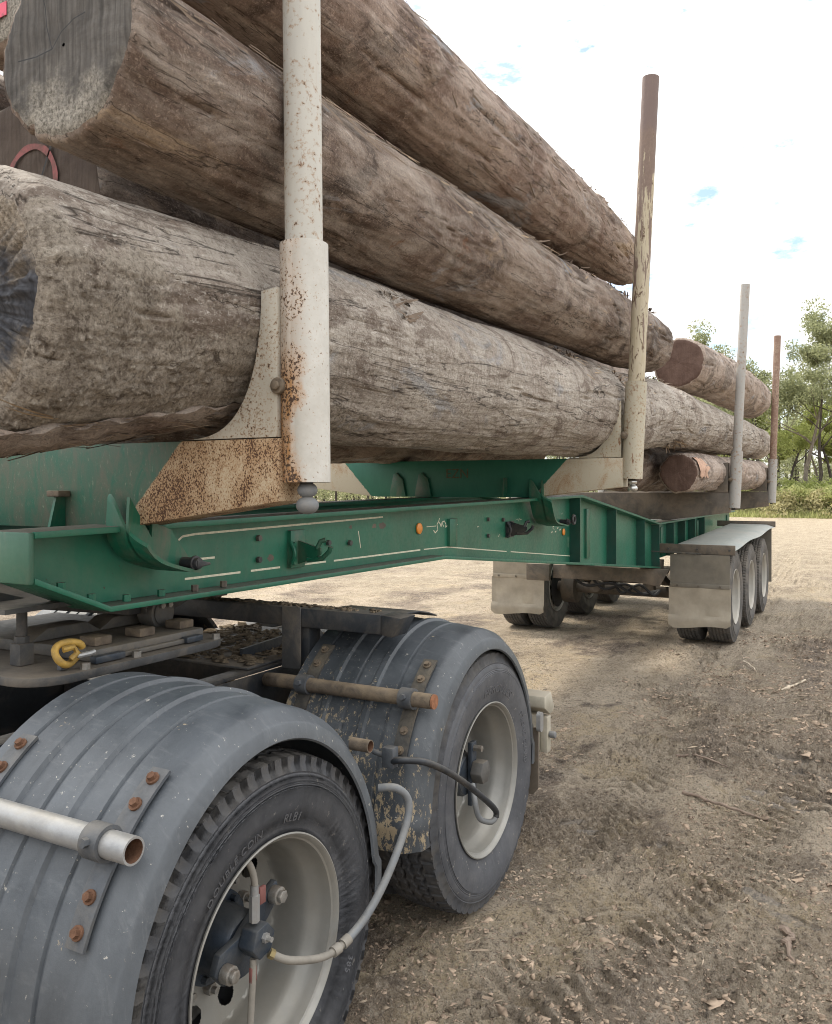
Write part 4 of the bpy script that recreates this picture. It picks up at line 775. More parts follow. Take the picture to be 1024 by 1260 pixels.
# bolsters with stanchions
def bolster(y, zb, zt, zs, leans, mats, tops, sleeve_z, rust=True, cap=True, rear=False, reach=1.143):
    """zb/zt bottom and top of the beam at its centre, zs underside at the tip; leans: near and far stanchion top shift in x"""
    bm_ = bolster_mat('bolster_paint', .79, -.945, not rust, .55 if rust else .25) if not rear else None
    XB = -2.80; oc = (XB, y, (zb+zt)/2); hb = (zt-zb)/2
    P = [(-1.30, zs), (-.63, zb), (.63, zb), (1.30, zs), (1.30, zt), (-1.30, zt)]
    m1 = bm_ if bm_ else 'grey_brown'
    if bm_:
        pass
    b_ = MB().prism([(XB+px, pz) for px, pz in P], 'Y', y-.075, y+.075).build('bolster_beam', m1, tr, org=oc, bevel=.003)
    for s, lean in ((1, leans[0]), (-1, leans[1])):
        xs_ = XB+s*(reach+.20); d = lambda z: lean*(z-zs)/(tops-zs)
        # curved gusset between the beam and the sleeve
        h = sleeve_z-.14-zt
        cur = [(XB+s*(.905+.325*math.sin(u*math.pi/2)**.8), zt+.004+h*(1-math.cos(u*math.pi/2))**1.25) for u in np.linspace(0, 1, 16)]
        poly = cur+[(xs_-s*.055, sleeve_z-.13), (xs_-s*.055, zt+.004)]
        MB().prism(poly if s == 1 else poly[::-1], 'Y', y-.066, y-.048).build('gusset', mats[0], tr, bevel=.002)
        MB().prism(poly if s == 1 else poly[::-1], 'Y', y+.048, y+.066).build('gusset', mats[0], tr, bevel=.002)
        v = []; 
        for (cx, cz) in cur: v += [(cx, y-.048, cz), (cx, y+.048, cz), (cx+s*.012, y+.048, cz), (cx+s*.012, y-.048, cz)]
        MB().add(v, [(i*4+j, i*4+4+j, i*4+4+(j+1) % 4, i*4+(j+1) % 4) for i in range(15) for j in range(4)]).build('curved_saddle', mats[0], tr)
        sl = MB(); r0 = .0705 if not rear else .066; bz = zs+.055
        pth = [(xs_+d(z), y, z) for z in (bz, bz+.3, sleeve_z)]
        sl.tube(pth, r0, 32, False); sl.tube([Vector(p) for p in pth], r0-.013, 32, False); 
        for p_ in (pth[0], pth[-1]):
            n_ = 32; v = [(p_[0]+rr*math.cos(2*math.pi*k/n_), y+rr*math.sin(2*math.pi*k/n_), p_[2]) for rr in (r0, r0-.013) for k in range(n_)]; sl.add(v, [(k, (k+1) % n_, n_+(k+1) % n_, n_+k) for k in range(n_)])
        st = sl.build('stanchion', mats[1], tr, org=(xs_, y, zs))
        rp = r0-.0155
        pp = [(xs_+d(z), y, z) for z in np.linspace(bz+.06, tops, 12)]; MB().tube(pp, rp, 28, True).build('stanchion_pipe', mats[2], st, bevel=0)
        if cap: MB().cyl((xs_+lean, y, tops-.35), (xs_+lean*1.0, y, tops+.004), rp+.001, 28).build('rusted_tip', 'brown_pipe', st)
        zb_ = zt+.12; MB().lathe([(0, .024), (.0, .012), (-.012, .012)], (0, 0, 0), 16)
        q = (xs_+d(zb_)-s*.045, y-r0*.8, zb_+.03); bl = MB(); bl.cyl(q, (q[0], q[1]-.022, q[2]), .024, 16); bl.cyl((q[0], q[1]-.022, q[2]), (q[0], q[1]-.032, q[2]), .014, 6); bl.build('lock_bolt', 'rust_pipe', st, bevel=.003)
        if not rear:
            for k, (zz, rr) in enumerate(((bz-.022, .030), (bz-.066, .034))):
                ch = MB(); ch.ball((xs_+s*.012, y-.012, zz), rr, 16, (1, 1, .78)); ch.build('pin_head', 'chrome' if y > 4 else 'hose', st)
        MB().cyl((xs_, y, bz-.02), (xs_, y, bz+.06), .02, 12).build('locking_pin', 'dark_steel', st)
    return b_
bolster(1.996, 1.595, 1.872, 1.690, (-.035, -.05), ('white_rust', 'sleeve_rust', 'white_pipe'), 4.55, 2.437, cap=False)
bolster(5.68, 1.660, 1.930, 1.735, (.130, -.10), ('cream_rust', 'cream_rust', 'cream_top'), 4.464, 2.44, rust=False, cap=False)
bolster(10.3, 1.348, 1.672, 1.440, (.125, -.1), ('grey_brown', 'grey_pipe', 'grey_pipe'), 4.06, 2.151, rear=True, cap=False)
bolster(14.2, 1.348, 1.672, 1.440, (.09, -.1), ('grey_brown', 'grey_pipe', 'brown_pipe'), 4.092, 2.173, rear=True, cap=False)
# J brackets tying the bolsters to the rail
for (y0, zt_, zl, yl) in ((1.90, 1.70, 1.49, 2.11), (5.60, 1.78, 1.49, 5.95)):
    k = yl-y0
    cur = [(y0-.02, zt_), (y0-.025, zt_-.11), (y0, zt_-.165), (y0+.07*k/.26, zl+.0), (y0+.8*k, zl-.035), (yl+.02, zl-.045)]
    cur = [(p.x, p.y) for p in smooth_path([(a, b, 0) for a, b in cur], 5)]
    back = [(yl+.03, zl+.0), (y0+.75*k, zl+.10), (y0+.35*k, zl+.13), (y0+.07, zt_-.13)]
    jb = MB().prism(cur+back, 'X', -2.062, -2.05).build('tie_bracket', 'green', tr)
    v = []
    for q_, (a, b_) in enumerate(cur):
        xr = -2.14+.15*min(1, q_/9.); v += [(-2.15, a, b_), (xr, a, b_), (xr, a+.006, b_+.010), (-2.15, a+.006, b_+.010)]
    n_ = len(cur); MB().add(v, [(i*4+j, i*4+4+j, i*4+4+(j+1) % 4, i*4+(j+1) % 4) for i in range(n_-1) for j in range(4)]+[(0, 1, 2, 3), (n_*4-4, n_*4-1, n_*4-2, n_*4-3)]).build('bracket_strap', 'green', tr)
    MB().cyl((-2.13, yl, zl-.012), (-1.975, yl, zl-.012), .019, 16).cyl((-2.0, yl, zl-.012), (-1.99, yl, zl-.012), .026, 16).prism([(yl-.012, zl-.026), (yl+.05, zl-.02), (yl+.05, zl-.012), (yl-.012, zl+.0)], 'X', -1.985, -1.972).build('bracket_bolt', 'black_steel', tr, bevel=.003)
    if y0 > 4:
        MB().tube([(-1.96, yl+.04+.03*math.cos(a), zl+.005+.03*math.sin(a)) for a in np.linspace(0, 6.28, 17)], .010, 8).build('eye_bolt', 'black_steel', tr)
MB().prism([(1.70+.22, 1.70), (1.885, 1.70), (1.86, 1.60), (1.92, 1.60)], 'X', -2.41, -2.398).build('bolster_rib', 'green', tr)
MB().box(-2.43, -2.37, 1.87, 1.918, 1.70, 1.72).build('rib_cap', 'rust_pipe', tr, bevel=.003)
for x in (-2.98, -3.2): 
    MB().prism([(x-.09, 1.66), (x-.085, 1.72), (x-.06, 1.83), (x-.03, 1.845), (x, 1.81), (x+.02, 1.80), (x+.05, 1.66)], 'Y', 5.585, 5.603).build('bolster_rib', 'green', tr, bevel=.003)
MB().prism([(-2.34, 1.665), (-2.325, 1.665), (-2.325, 1.80), (-2.33, 1.80)], 'Y', 5.54, 5.603).build('bolster_rib', 'green', tr)
# faint stencilled letters on the second bolster face
def flat_text(txt, size, loc, rot, mat, parent, name='lettering'):
    cu = bpy.data.curves.new('t', 'FONT'); cu.body = txt; cu.size = size; cu.extrude = .0006
    o = bpy.data.objects.new('t', cu); C.objects.link(o); me = bpy.data.meshes.new_from_object(o.evaluated_get(bpy.context.evaluated_depsgraph_get())); bpy.data.objects.remove(o)
    me.materials.clear(); me.materials.append(M[mat]); o = link(name, me, parent, Vector(loc)-Vector(WO[parent.name])); o.rotation_euler = rot; return o
M['stencil'] = simple('worn_brown_stencil', (.085, .085, .05), .8, 0, .4, 40)
flat_text('EZN', .10, (-2.82, 5.603, 1.80), (R(90), 0, 0), 'stencil', tr)
# rear axle group
for y in (10.0, 11.32, 12.64):
    for s in (1, -1):
        x = XO if s == 1 else 2*XC-XO-.25; make_wheel(tr, (x, y, .512), 0 if s == 1 else math.pi, False); make_wheel(tr, (x-s*.335, y, .512), 0 if s == 1 else math.pi, False, False)
    mb = MB(); mb.cyl((-1.75, y, .512), (-3.7, y, .512), .065, 16); [mb.cyl((XC+s*.62, y, .512), (XC+s*.78, y, .512), .19, 24) for s in (1, -1)]; mb.build('axle', 'grey_brown', tr, bevel=.004)
    for s in (1, -1):
        mb = MB(); mb.prism([(y-.5, .80), (y-.48, .72), (y-.1, .60), (y+.1, .60), (y+.48, .72), (y+.5, .80), (y+.46, .80), (y+.1, .67), (y-.1, .67), (y-.46, .80)], 'X', XC+s*.46-.04, XC+s*.46+.04); mb.build('leaf_spring', 'grey_brown', tr)
        mb = MB(); mb.prism([(y-.60, .93), (y-.42, .93), (y-.46, .76), (y-.55, .76)], 'X', XC+s*.46-.05, XC+s*.46+.05); mb.build('spring_hanger', 'grey_brown', tr, bevel=.005)
        mb = MB(); mb.cyl((XC+s*.30, y-.2, .56), (XC+s*.30, y-.34, .58), .075, 18); mb.build('brake_chamber', 'grey_brown', tr, bevel=.008)
MB().prism([(-3.25, .855), (-1.96, .855), (-2.06, .665), (-2.3, .70), (-3.25, .70)], 'Y', 9.18, 9.24).build('front_cross_member', 'grey_brown', tr, bevel=.006)
MB().box(-3.55, -3.27, 9.12, 9.17, .67, .86).build('corner_box', 'grey_brown', tr, bevel=.006)
for k in range(3): MB().tube(smooth_path([(-3.1+k*.25, 9.3, .74), (-2.9+k*.2, 9.32, .62-.03*k), (-2.6+k*.15, 9.3, .66), (-2.35+k*.1, 9.3, .56), (-2.1, 9.4, .6)]), .016, 8).build('air_hose', 'dark', tr)
for s in (1, -1):
    # sheet guard over the three wheels
    xa, xb_ = (XC+.66, XC+1.275) if s == 1 else (XC-.90, XC-1.53)
    pl = MB(); v = []
    ys = np.linspace(9.42, 13.35, 14); xs2 = np.linspace(0, 1, 7)
    for t_ in (0, -.005):
        for yy in ys:
            for u in xs2: v.append((xa+(xb_-xa)*u, yy, 1.105+.022*(yy-9.42)+.012*math.sin(yy*3.1)*u+t_-(.035*max(0, (u-.82)/.18)**2)))
    n0 = 14*7; f = [(i*7+j, i*7+j+1, (i+1)*7+j+1, (i+1)*7+j) for i in range(13) for j in range(6)]; f += [tuple(n0+q for q in a[::-1]) for a in f]
    rim_ = [i for i in range(7)]+[i*7+6 for i in range(1, 14)]+[13*7+i for i in range(5, -1, -1)]+[i*7 for i in range(12, 0, -1)]
    f += [(a, b, n0+b, n0+a) for a, b in zip(rim_, rim_[1:]+rim_[:1])]
    gsh = pl.add(v, f).build('guard_sheet', 'plate_top', tr)
    xL, xR = min(XC+s*.47, xb_+s*.01), max(XC+s*.47, xb_+s*.01)
    fb = MB().box(xL, xR, 9.385, 9.412, 1.015, 1.118).build('front_angle', 'grey_brown', gsh, bevel=.004)
    MB().box(xL, xR, 13.36, 13.385, 1.15, 1.235).build('rear_angle', 'grey_brown', gsh, bevel=.004)
    for x in (XC+s*.6, XC+s*.9, XC+s*1.23): MB().cyl((x, 9.384, 1.065), (x, 9.372, 1.065), .013, 6).build('angle_bolt', 'dark_steel', gsh)
    if s == 1: MB().prism([(-2.36, 1.040), (-1.75, 1.035), (-1.66, 1.028), (-1.66, 1.02), (-1.75, 1.016), (-2.36, 1.034)], 'Y', 9.345, 9.352).build('pointer_rod', 'grey_steel', gsh)
    x0, x1 = (XC+.62, XC+1.235) if s == 1 else (XC-.83, XC-1.47); xl, xr = min(x0, x1), max(x0, x1)
    fu = MB().box(xl, xr, 9.365, 9.377, .66, 1.012).build('upper_flap', 'flap_dark' if s == 1 else 'flap', gsh)
    MB().box(xl, xr, 9.348, 9.363, .655, .70).build('flap_batten', 'flap_dark' if s == 1 else 'flap', gsh, bevel=.003)
    for k in range(3): MB().cyl((xl+.08+.22*k, 9.348, .678), (xl+.08+.22*k, 9.338, .678), .012, 6).build('batten_bolt', 'grey_brown', gsh)
    v = []; nn = 14
    for i, (yy, zz) in enumerate(((9.352, .665), (9.350, .5), (9.345, .36), (9.325, .335), (9.32, .30), (9.33, .235))):
        for t_ in (0, .009):
            for j in range(nn+1):
                u = j/nn; cut = .035*max(0, (abs(u-.5)-.42)/.08)**2 if i == 5 else 0; sag = .018*math.sin(u*5+1)*(i >= 4); v.append((xl-.012+(xr-xl+.024)*u, yy+t_+.004*math.sin(u*9+i), zz+cut-sag))
    K = nn+1; f = []
    for i in range(5):
        for j in range(nn): f += [(i*2*K+j, i*2*K+j+1, (i+1)*2*K+j+1, (i+1)*2*K+j), (i*2*K+K+j, (i+1)*2*K+K+j, (i+1)*2*K+K+j+1, i*2*K+K+j+1)]
        for j in (0, nn): f.append((i*2*K+j, (i+1)*2*K+j, (i+1)*2*K+K+j, i*2*K+K+j))
    for j in range(nn): f.append((5*2*K+j, 5*2*K+j+1, 5*2*K+K+j+1, 5*2*K+K+j))
    MB().add(v, f).build('mud_flap', 'flap', gsh)
    MB().box(xl, xr, 13.33, 13.345, .35, 1.14).build('rear_flap', 'flap_dark', gsh)

# ------------------------------------------------------------------ logs
LOGP = {}
def make_log(name, label, st, seed, mats, ny=200, nt=120, amp=1., mud=None, knots=(), er=(.05, .05), y_dense=None, pit=0., group='logs loaded on the trailer'):
    st = np.array(st); Y0, Y1 = st[0, 0], st[-1, 0]
    t = np.linspace(0, 1, ny); Ys = Y0+(Y1-Y0)*(t if not y_dense else (t**y_dense))
    sm = lambda k: np.interp(Ys, st[:, 0], st[:, k])
    cx, cz, r = sm(1), sm(2), sm(3)
    ker = np.ones(9)/9
    def sm2(a): return np.convolve(np.pad(a, 4, 'edge'), ker, 'valid')
    cx, cz, r = sm2(cx), sm2(cz), sm2(r); wz = np.zeros_like(Ys); cx = cx+.007*fbm(wz+seed, Ys*.55, wz+1.1, 3)-.004; cz = cz+.006*fbm(wz+seed*2, Ys*.55, wz+5.1, 3); r = r*(1+.035*fbm(wz+seed*3, Ys*.9, wz+2.1, 3))
    A = np.linspace(0, 2*np.pi, nt, endpoint=False); YY, AA = np.meshgrid(Ys, A, indexing='ij')
    c, s = np.cos(AA), np.sin(AA); rr = np.repeat(r[:, None], nt, 1); o = seed*13.7
    d0 = 0.
    d = .05*rr*fbm(c*.8+o, YY*.45, s*.8, 2)+amp*(.010*fbm(c*2.2+o, YY*.9+o, s*2.2, 4)+.0035*fbm(c*9+o, YY*2.2, s*9, 3)+.004*fbm(c*14, YY*14+o, s*14, 3, .6)*sstep(0, .5, fbm(c*2+o, YY*2.2, s*2, 2)))
    gouge = fbm(c*3.3+o*2, YY*1.1, s*3.3+4, 3); d = d-.012*amp*sstep(.52, .62, gouge)
    crack = np.abs(fbm(c*4.2+o*3, YY*.5, s*4.2+7, 2)); d = d-.006*amp*sstep(.03, .0, crack)*sstep(-.1, .3, fbm(c*2+o, YY*.8, s*2+3, 2))
    for (ky, ka, kr, kh) in knots:
        da = (AA-R(ka)+np.pi) % (2*np.pi)-np.pi; q = np.sqrt((YY-ky)**2+(da*rr)**2)/kr
        d = d+kh*np.exp(-q**4)-.35*kh*np.exp(-((q-.95)/.16)**2)+.004*np.sin(q*22)*(q < .95)
    if mud:
        m = mud(YY, AA); n = fbm(c*rr*16+o, YY*16, s*rr*16, 4, .62); n2 = fbm(c*rr*42+o, YY*42, s*rr*42, 3, .6)
        n3 = np.abs(fbm(c*rr*75+o, YY*75, s*rr*75, 3, .6)); d = d+m*(.003*sstep(-.3, .3, n)+.006*sstep(-.1, .3, n2)*sstep(-.2, .3, n)+.007*n3-.005)
    for (e, Ye, sg) in ((er[0], Y0, 1), (er[1], Y1, -1)):
        q = np.clip((YY-Ye)*sg/e, 0, 1); d = d-e*(1-np.sqrt(1-(1-q)**2+1e-9))*.9
    rr = rr+d
    V = np.stack([cx[:, None]+rr*c, YY, cz[:, None]+rr*s], -1)
    org = np.array([st[0, 1], Y0, st[0, 2]])
    rings = [V]; capf = []; mi = []
    V2 = V.reshape(-1, 3); idx = np.arange(ny*nt).reshape(ny, nt)
    F = np.stack([idx[:-1], idx[1:], np.roll(idx[1:], -1, 1), np.roll(idx[:-1], -1, 1)], -1).reshape(-1, 4); mi = np.zeros(len(F), int)
    allV = [V2]; allF = [F]; allM = [mi]; off = ny*nt
    for end, (row, sg, mm) in enumerate(((0, -1, 1), (ny-1, 1, 2))):
        prev = idx[row]; cen = np.array([cx[row], Ys[row], cz[row]])
        for k, u in enumerate((.985, .95, .85, .7, .5, .3, .12, .02)):
            p = cen+(V[row]-cen)*u; p[:, 1] = Ys[row]+sg*.006*min(1, (1-u)*20)+(.02 if mud else .006)*min(1, (1-u)*12)*fbm(p[:, 0]*(22 if mud else 9)+o, p[:, 0]*0, p[:, 2]*(22 if mud else 9), 4, .6)
            ids = off+np.arange(nt); allV.append(p); off += nt
            q = np.stack([prev, ids, np.roll(ids, -1), np.roll(prev, -1)], -1) if sg == 1 else np.stack([ids, prev, np.roll(prev, -1), np.roll(ids, -1)], -1)
            allF.append(q); allM.append(np.full(nt, mm)); prev = ids
        ids = np.array([off]); allV.append((cen+[0, sg*.006, 0])[None]); off += 1
    Vall = np.concatenate(allV)-org
    me = np_mesh(name, Vall, np.concatenate(allF), mats, np.concatenate(allM), True, 70)
    ob = tag(link(name, me, None, tuple(org)), label, 'log', group); LOGP[ob.name] = (st, ob); return ob
def slivers(ob, spec, mat, name='bark_sliver', seed=1):
    st, _ = LOGP[ob.name]; r_ = np.random.default_rng(seed); V = []; F = []
    for (ya, yb, aa, ab, n, l0, l1, lift, wd) in spec:
        for i in range(n):
            y = r_.uniform(ya, yb); a = R(r_.uniform(aa, ab)); L = r_.uniform(l0, l1); w_ = wd*r_.uniform(.5, 1.5); lf = lift*r_.uniform(.2, 1.6); sg = r_.choice([-1, 1]); tw = r_.uniform(-.4, .4); b = len(V); crv = r_.uniform(.5, 2)
            for k in range(5):
                u = k/4; yy = y+sg*L*u; cx, cz, r = (np.interp(yy, st[:, 0], st[:, j]) for j in (1, 2, 3)); an = a+tw*L*u/r; rr = r+.002+lf*u**crv
                ww = w_*(1-.8*u**2)/r
                V.append((cx+rr*math.cos(an-ww), yy, cz+rr*math.sin(an-ww))); V.append((cx+(rr+.002)*math.cos(an+ww), yy, cz+(rr+.002)*math.sin(an+ww)))
            F += [(b+2*k, b+2*k+1, b+2*k+3, b+2*k+2) for k in range(4)]
    V = np.array(V)-np.array(WO[ob.name]); o = link(name, np_mesh(name, V, F, [mat], None, True), ob); o['kind'] = 'stuff'; return o
def mud1(YY, AA):
    a = np.degrees(AA); a = np.where(a > 180, a-360, a); c, s = np.cos(AA), np.sin(AA)
    w_ = fbm(YY*2.2, c*2.2, s*2.2, 4, .6)
    m = sstep(2.2, 1.6, YY+.5*w_)*sstep(30, 2, a+34*w_)*sstep(-98, -60, a)
    pat = sstep(-.12, .22, fbm(YY*4+4, c*2.8, s*2.8, 4, .6))
    return np.clip(m*(.15+.95*pat)+.5*sstep(.42, .55, fbm(YY*3.1, c*2.9+7, s*2.9, 4, .6))*sstep(4.5, 2.5, YY), 0, 1)
l1 = make_log('log', 'long thick grey log resting on the bolsters, near butt crusted with dried mud', [(1.225, -1.89, 2.165, .332), (1.5, -1.895, 2.185, .325), (1.95, -1.885, 2.225, .308), (2.4, -1.875, 2.225, .318), (3, -1.866, 2.222, .334), (4, -1.862, 2.24, .333), (5, -1.86, 2.265, .331), (6.6, -1.865, 2.31, .334), (7.3, -1.85, 2.38, .318), (8, -1.83, 2.41, .30), (9, -1.82, 2.42, .285), (12, -1.805, 2.45, .272), (15.3, -1.80, 2.465, .262)],
    1.3, ['log_mud', 'end_dark', 'end_brown'], 820, 400, 1., mud1, ((2.78, 38, .075, -.020), (3.55, 30, .05, .014), (4.95, 62, .10, -.022), (5.95, 30, .11, -.018), (6.35, 50, .05, .012), (8.2, 40, .07, .02)), (.065, .07), 1.8)
slivers(l1, [(2.7, 2.9, 25, 50, 26, .03, .09, .02, .006), (4.85, 5.1, 50, 75, 30, .03, .12, .02, .007), (5.85, 6.05, 10, 50, 34, .03, .12, .02, .007), (1.2, 1.9, -88, -62, 90, .08, .3, .02, .006), (1.16, 1.5, -100, -75, 40, .05, .25, .03, .007), (7.0, 9, 60, 100, 60, .05, .2, .02, .006), (7.9, 8.5, -70, -50, 14, .08, .25, .05, .006)], 'sliver', seed=3)
slivers(l1, [(1.25, 1.7, -80, -60, 26, .1, .32, .025, .005), (7.9, 8.3, -75, -55, 8, .15, .3, .06, .006), (5, 7, 10, 60, 30, .05, .2, .004, .004)], 'sliver_pale', seed=4)
mb = MB(); v = []; n_ = 30
for i in range(n_+1):
    u = i/n_; yy = 1.16+.95*u; cx, cz, r = (np.interp(yy, LOGP[l1.name][0][:, 0], LOGP[l1.name][0][:, j]) for j in (1, 2, 3)); th = .014*(1-u)**.6+.002; gap = .020*(1-u)**1.5-.006*u
    for (da, o_) in ((-64, 0), (-72, .006), (-80, .008), (-90, .004), (-100, 0)):
        q = r+gap*(1 if o_ else .5)+o_+.006*math.sin(i*.9+da); a = R(da+14*u+1.5*math.sin(i*1.3)); v.append((cx+q*math.cos(a), yy, cz+q*math.sin(a)))
    for (da, o_) in ((-100, 0), (-90, .004), (-80, .008), (-72, .006), (-64, 0)):
        q = r+gap*(1 if o_ else .5)+o_+th+.007*math.sin(i*1.7+da*.3); a = R(da+14*u+1.5*math.sin(i*1.3)); v.append((cx+q*math.cos(a), yy, cz+q*math.sin(a)))
mb.add(v, [(i*10+j, (i+1)*10+j, (i+1)*10+(j+1) % 10, i*10+(j+1) % 10) for i in range(n_) for j in range(10)]+[tuple(range(10))[::-1], tuple(range(n_*10, n_*10+10))]).build('split_slab', 'log_brown', l1)
l2 = make_log('log', 'brown middle log with a weathered grey sawn end facing the camera', [(1.42, -1.772, 2.835, .244), (3, -1.772, 2.835, .246), (4.5, -1.775, 2.875, .25), (6, -1.78, 2.93, .257), (7.0, -1.785, 2.97, .257), (7.62, -1.785, 2.985, .235)],
    4.1, ['log_brown', 'end_grey', 'end_brown'], 620, 180, 1.1, None, ((4.1, 30, .06, .01),), (.018, .14), 1.3)
slivers(l2, [(1.5, 7, 70, 108, 130, .03, .16, .014, .005), (1.5, 4.5, 20, 70, 90, .05, .25, .006, .004), (4.2, 7.2, 60, 100, 90, .05, .16, .03, .008)], 'sliver', seed=5)
slivers(l2, [(2.0, 7, 0, 70, 26, .05, .2, .004, .004)], 'sliver_pale', seed=6)
l3 = make_log('log', 'topmost reddish brown log with a round knot scar on its flank', [(1.35, -1.77, 3.42, .24), (3, -1.77, 3.425, .24), (4.5, -1.77, 3.45, .243), (5.3, -1.765, 3.475, .235), (6.2, -1.755, 3.49, .205), (6.68, -1.75, 3.495, .175)],
    7.7, ['log_mid', 'end_brown', 'end_brown'], 520, 170, 1.0, None, ((2.93, -5, .10, .028), (5.6, 60, .08, .02), (4.6, 70, .06, .015)), (.03, .13), 1.2)
slivers(l3, [(2, 6.4, 20, 90, 110, .03, .15, .012, .005), (2.7, 3.6, 75, 100, 40, .05, .16, .05, .006), (3, 6.5, -60, 20, 60, .03, .15, .006, .004)], 'sliver', seed=7)
la = make_log('log', 'shadowed dark log behind, with a faded pink paint arc on its cut end', [(1.9, -2.63, 2.635, .455), (9, -2.6, 2.635, .45)], 2.2, ['log_brown', 'end_brown', 'end_brown'], 160, 96, 1., None, (), (.02, .04))
lb = make_log('log', 'grey log end marked with bright pink paint at the top left', [(1.80, -2.60, 3.565, .365), (8.2, -2.50, 3.44, .34)], 5.2, ['log_mid', 'end_grey', 'end_brown'], 160, 96, 1., None, (), (.02, .04))
ld = make_log('log', 'dark shadowed log wedged between the pink-marked log ends', [(1.88, -3.36, 3.06, .42), (8.4, -3.34, 3.0, .36)], 6.1, ['log_brown', 'end_brown', 'end_brown'], 120, 80, 1., None, (), (.02, .04))
lc = make_log('log', 'dark log low on the far side of the front bolster', [(1.7, -3.33, 2.24, .36), (8.6, -3.33, 2.28, .33)], 6.6, ['log_brown', 'end_brown', 'end_brown'], 120, 80, 1., None, (), (.02, .04))
def paint_arc(ob, name, cx, cz, y, rad, a0, a1, wd, mat):
    mb = MB(); n = 28; v = []
    for i in range(n+1):
        a = R(a0+(a1-a0)*i/n); ww = wd*(1+.15*math.sin(i*.9))
        for q in (rad-ww, rad+ww): v.append((cx+q*math.cos(a), y, cz+q*math.sin(a)))
    mb.add(v, [(2*i, 2*i+1, 2*i+3, 2*i+2) for i in range(n)]); mb.build(name, mat, ob)
paint_arc(la, 'paint_mark', -2.53, 2.765, 1.886, .125, -8, 188, .011, 'pink_faded')
MB().add([(-2.42, 1.886, 2.90), (-2.412, 1.886, 2.90), (-2.50, 1.886, 2.72), (-2.508, 1.886, 2.72)], [(0, 1, 2, 3)]).build('end_crack', 'dark', la)
mb = MB(); mb.prism([(-2.78, 3.275), (-2.52, 3.29), (-2.52, 3.335), (-2.78, 3.325)], 'Y', 1.786, 1.789); mb.prism([(-2.78, 3.36), (-2.74, 3.34), (-2.58, 3.52), (-2.62, 3.54)], 'Y', 1.786, 1.789); mb.build('paint_mark', 'pink', lb)
# drying cracks on the weathered sawn end
def cracks(ob, lines, mat='dark', w_=.0016):
    mb = MB()
    for L in lines:
        for a, b in zip(L[:-1], L[1:]):
            d = Vector((b[0]-a[0], b[1]-a[1])).normalized(); nx_, nz_ = -d.y*w_, d.x*w_
            mb.add([(a[0]+nx_, a[2], a[1]+nz_), (b[0]+nx_, b[2], b[1]+nz_), (b[0]-nx_, b[2], b[1]-nz_), (a[0]-nx_, a[2], a[1]-nz_)], [(0, 1, 2, 3)])
    mb.build('end_crack', mat, ob)
ye = 1.402
cracks(l2, [[(-1.80, 2.82, ye), (-1.82, 2.88, ye), (-1.825, 2.93, ye), (-1.85, 3.0, ye)], [(-1.80, 2.82, ye), (-1.765, 2.855, ye), (-1.72, 2.875, ye), (-1.68, 2.88, ye)], [(-1.80, 2.82, ye), (-1.86, 2.815, ye), (-1.93, 2.82, ye)]])
l4 = make_log('log', 'pale round log on top of the rear stack, dark red cut end showing', [(8.72, -1.745, 2.985, .25), (10, -1.79, 3.06, .28), (11.5, -1.83, 3.15, .30), (13.5, -1.83, 3.17, .315), (15.0, -1.83, 3.19, .31)], 8.8, ['log_far', 'end_red', 'end_brown'], 260, 120, 1., None, (), (.02, .12), None, 0, 'logs stacked over the rear axles')
slivers(l4, [(8.8, 14, 10, 100, 80, .04, .2, .015, .006), (8.9, 10, -60, -30, 10, .1, .25, .03, .006)], 'sliver', seed=9)
l5 = make_log('log', 'short lowest log on the rear bolsters with its bark split open', [(8.62, -1.735, 1.875, .20), (9.4, -1.735, 1.90, .205), (14.9, -1.745, 1.935, .235)], 9.9, ['log_far', 'end_red', 'end_brown'], 220, 110, 1., None, (), (.02, .1), None, 0, 'logs stacked over the rear axles')
mb = MB(); v = []
for i in range(9):
    for j in range(5):
        yy = 8.63+.50*i/8*(1-.25*math.sin(j*2.1))+.02*math.sin(j*3); a = R(-12+62*j/4+5*math.sin(i*2.3)); q = .2045+.004*math.sin(i*5+j*3); v.append((-1.735+q*math.cos(a), yy, 1.877+q*math.sin(a)))
mb.add(v, [(i*5+j, i*5+j+1, i*5+6+j, i*5+5+j) for i in range(8) for j in range(4)]).build('split_wood', 'fresh', l5)
l6 = make_log('log', 'dark red log end in deep shade beside the lowest rear log', [(8.2, -2.27, 1.95, .26), (14.9, -2.28, 1.95, .26)], 3.1, ['log_brown', 'end_red', 'end_brown'], 120, 80, 1., None, (), (.02, .05), None, 0, 'logs stacked over the rear axles')
l7 = make_log('log', 'shaded log behind the pale top log of the rear stack', [(9.0, -2.45, 2.52, .30), (14.8, -2.45, 2.55, .28)], 3.9, ['log_far', 'end_red', 'end_brown'], 120, 80, 1., None, (), (.02, .05), None, 0, 'logs stacked over the rear axles')

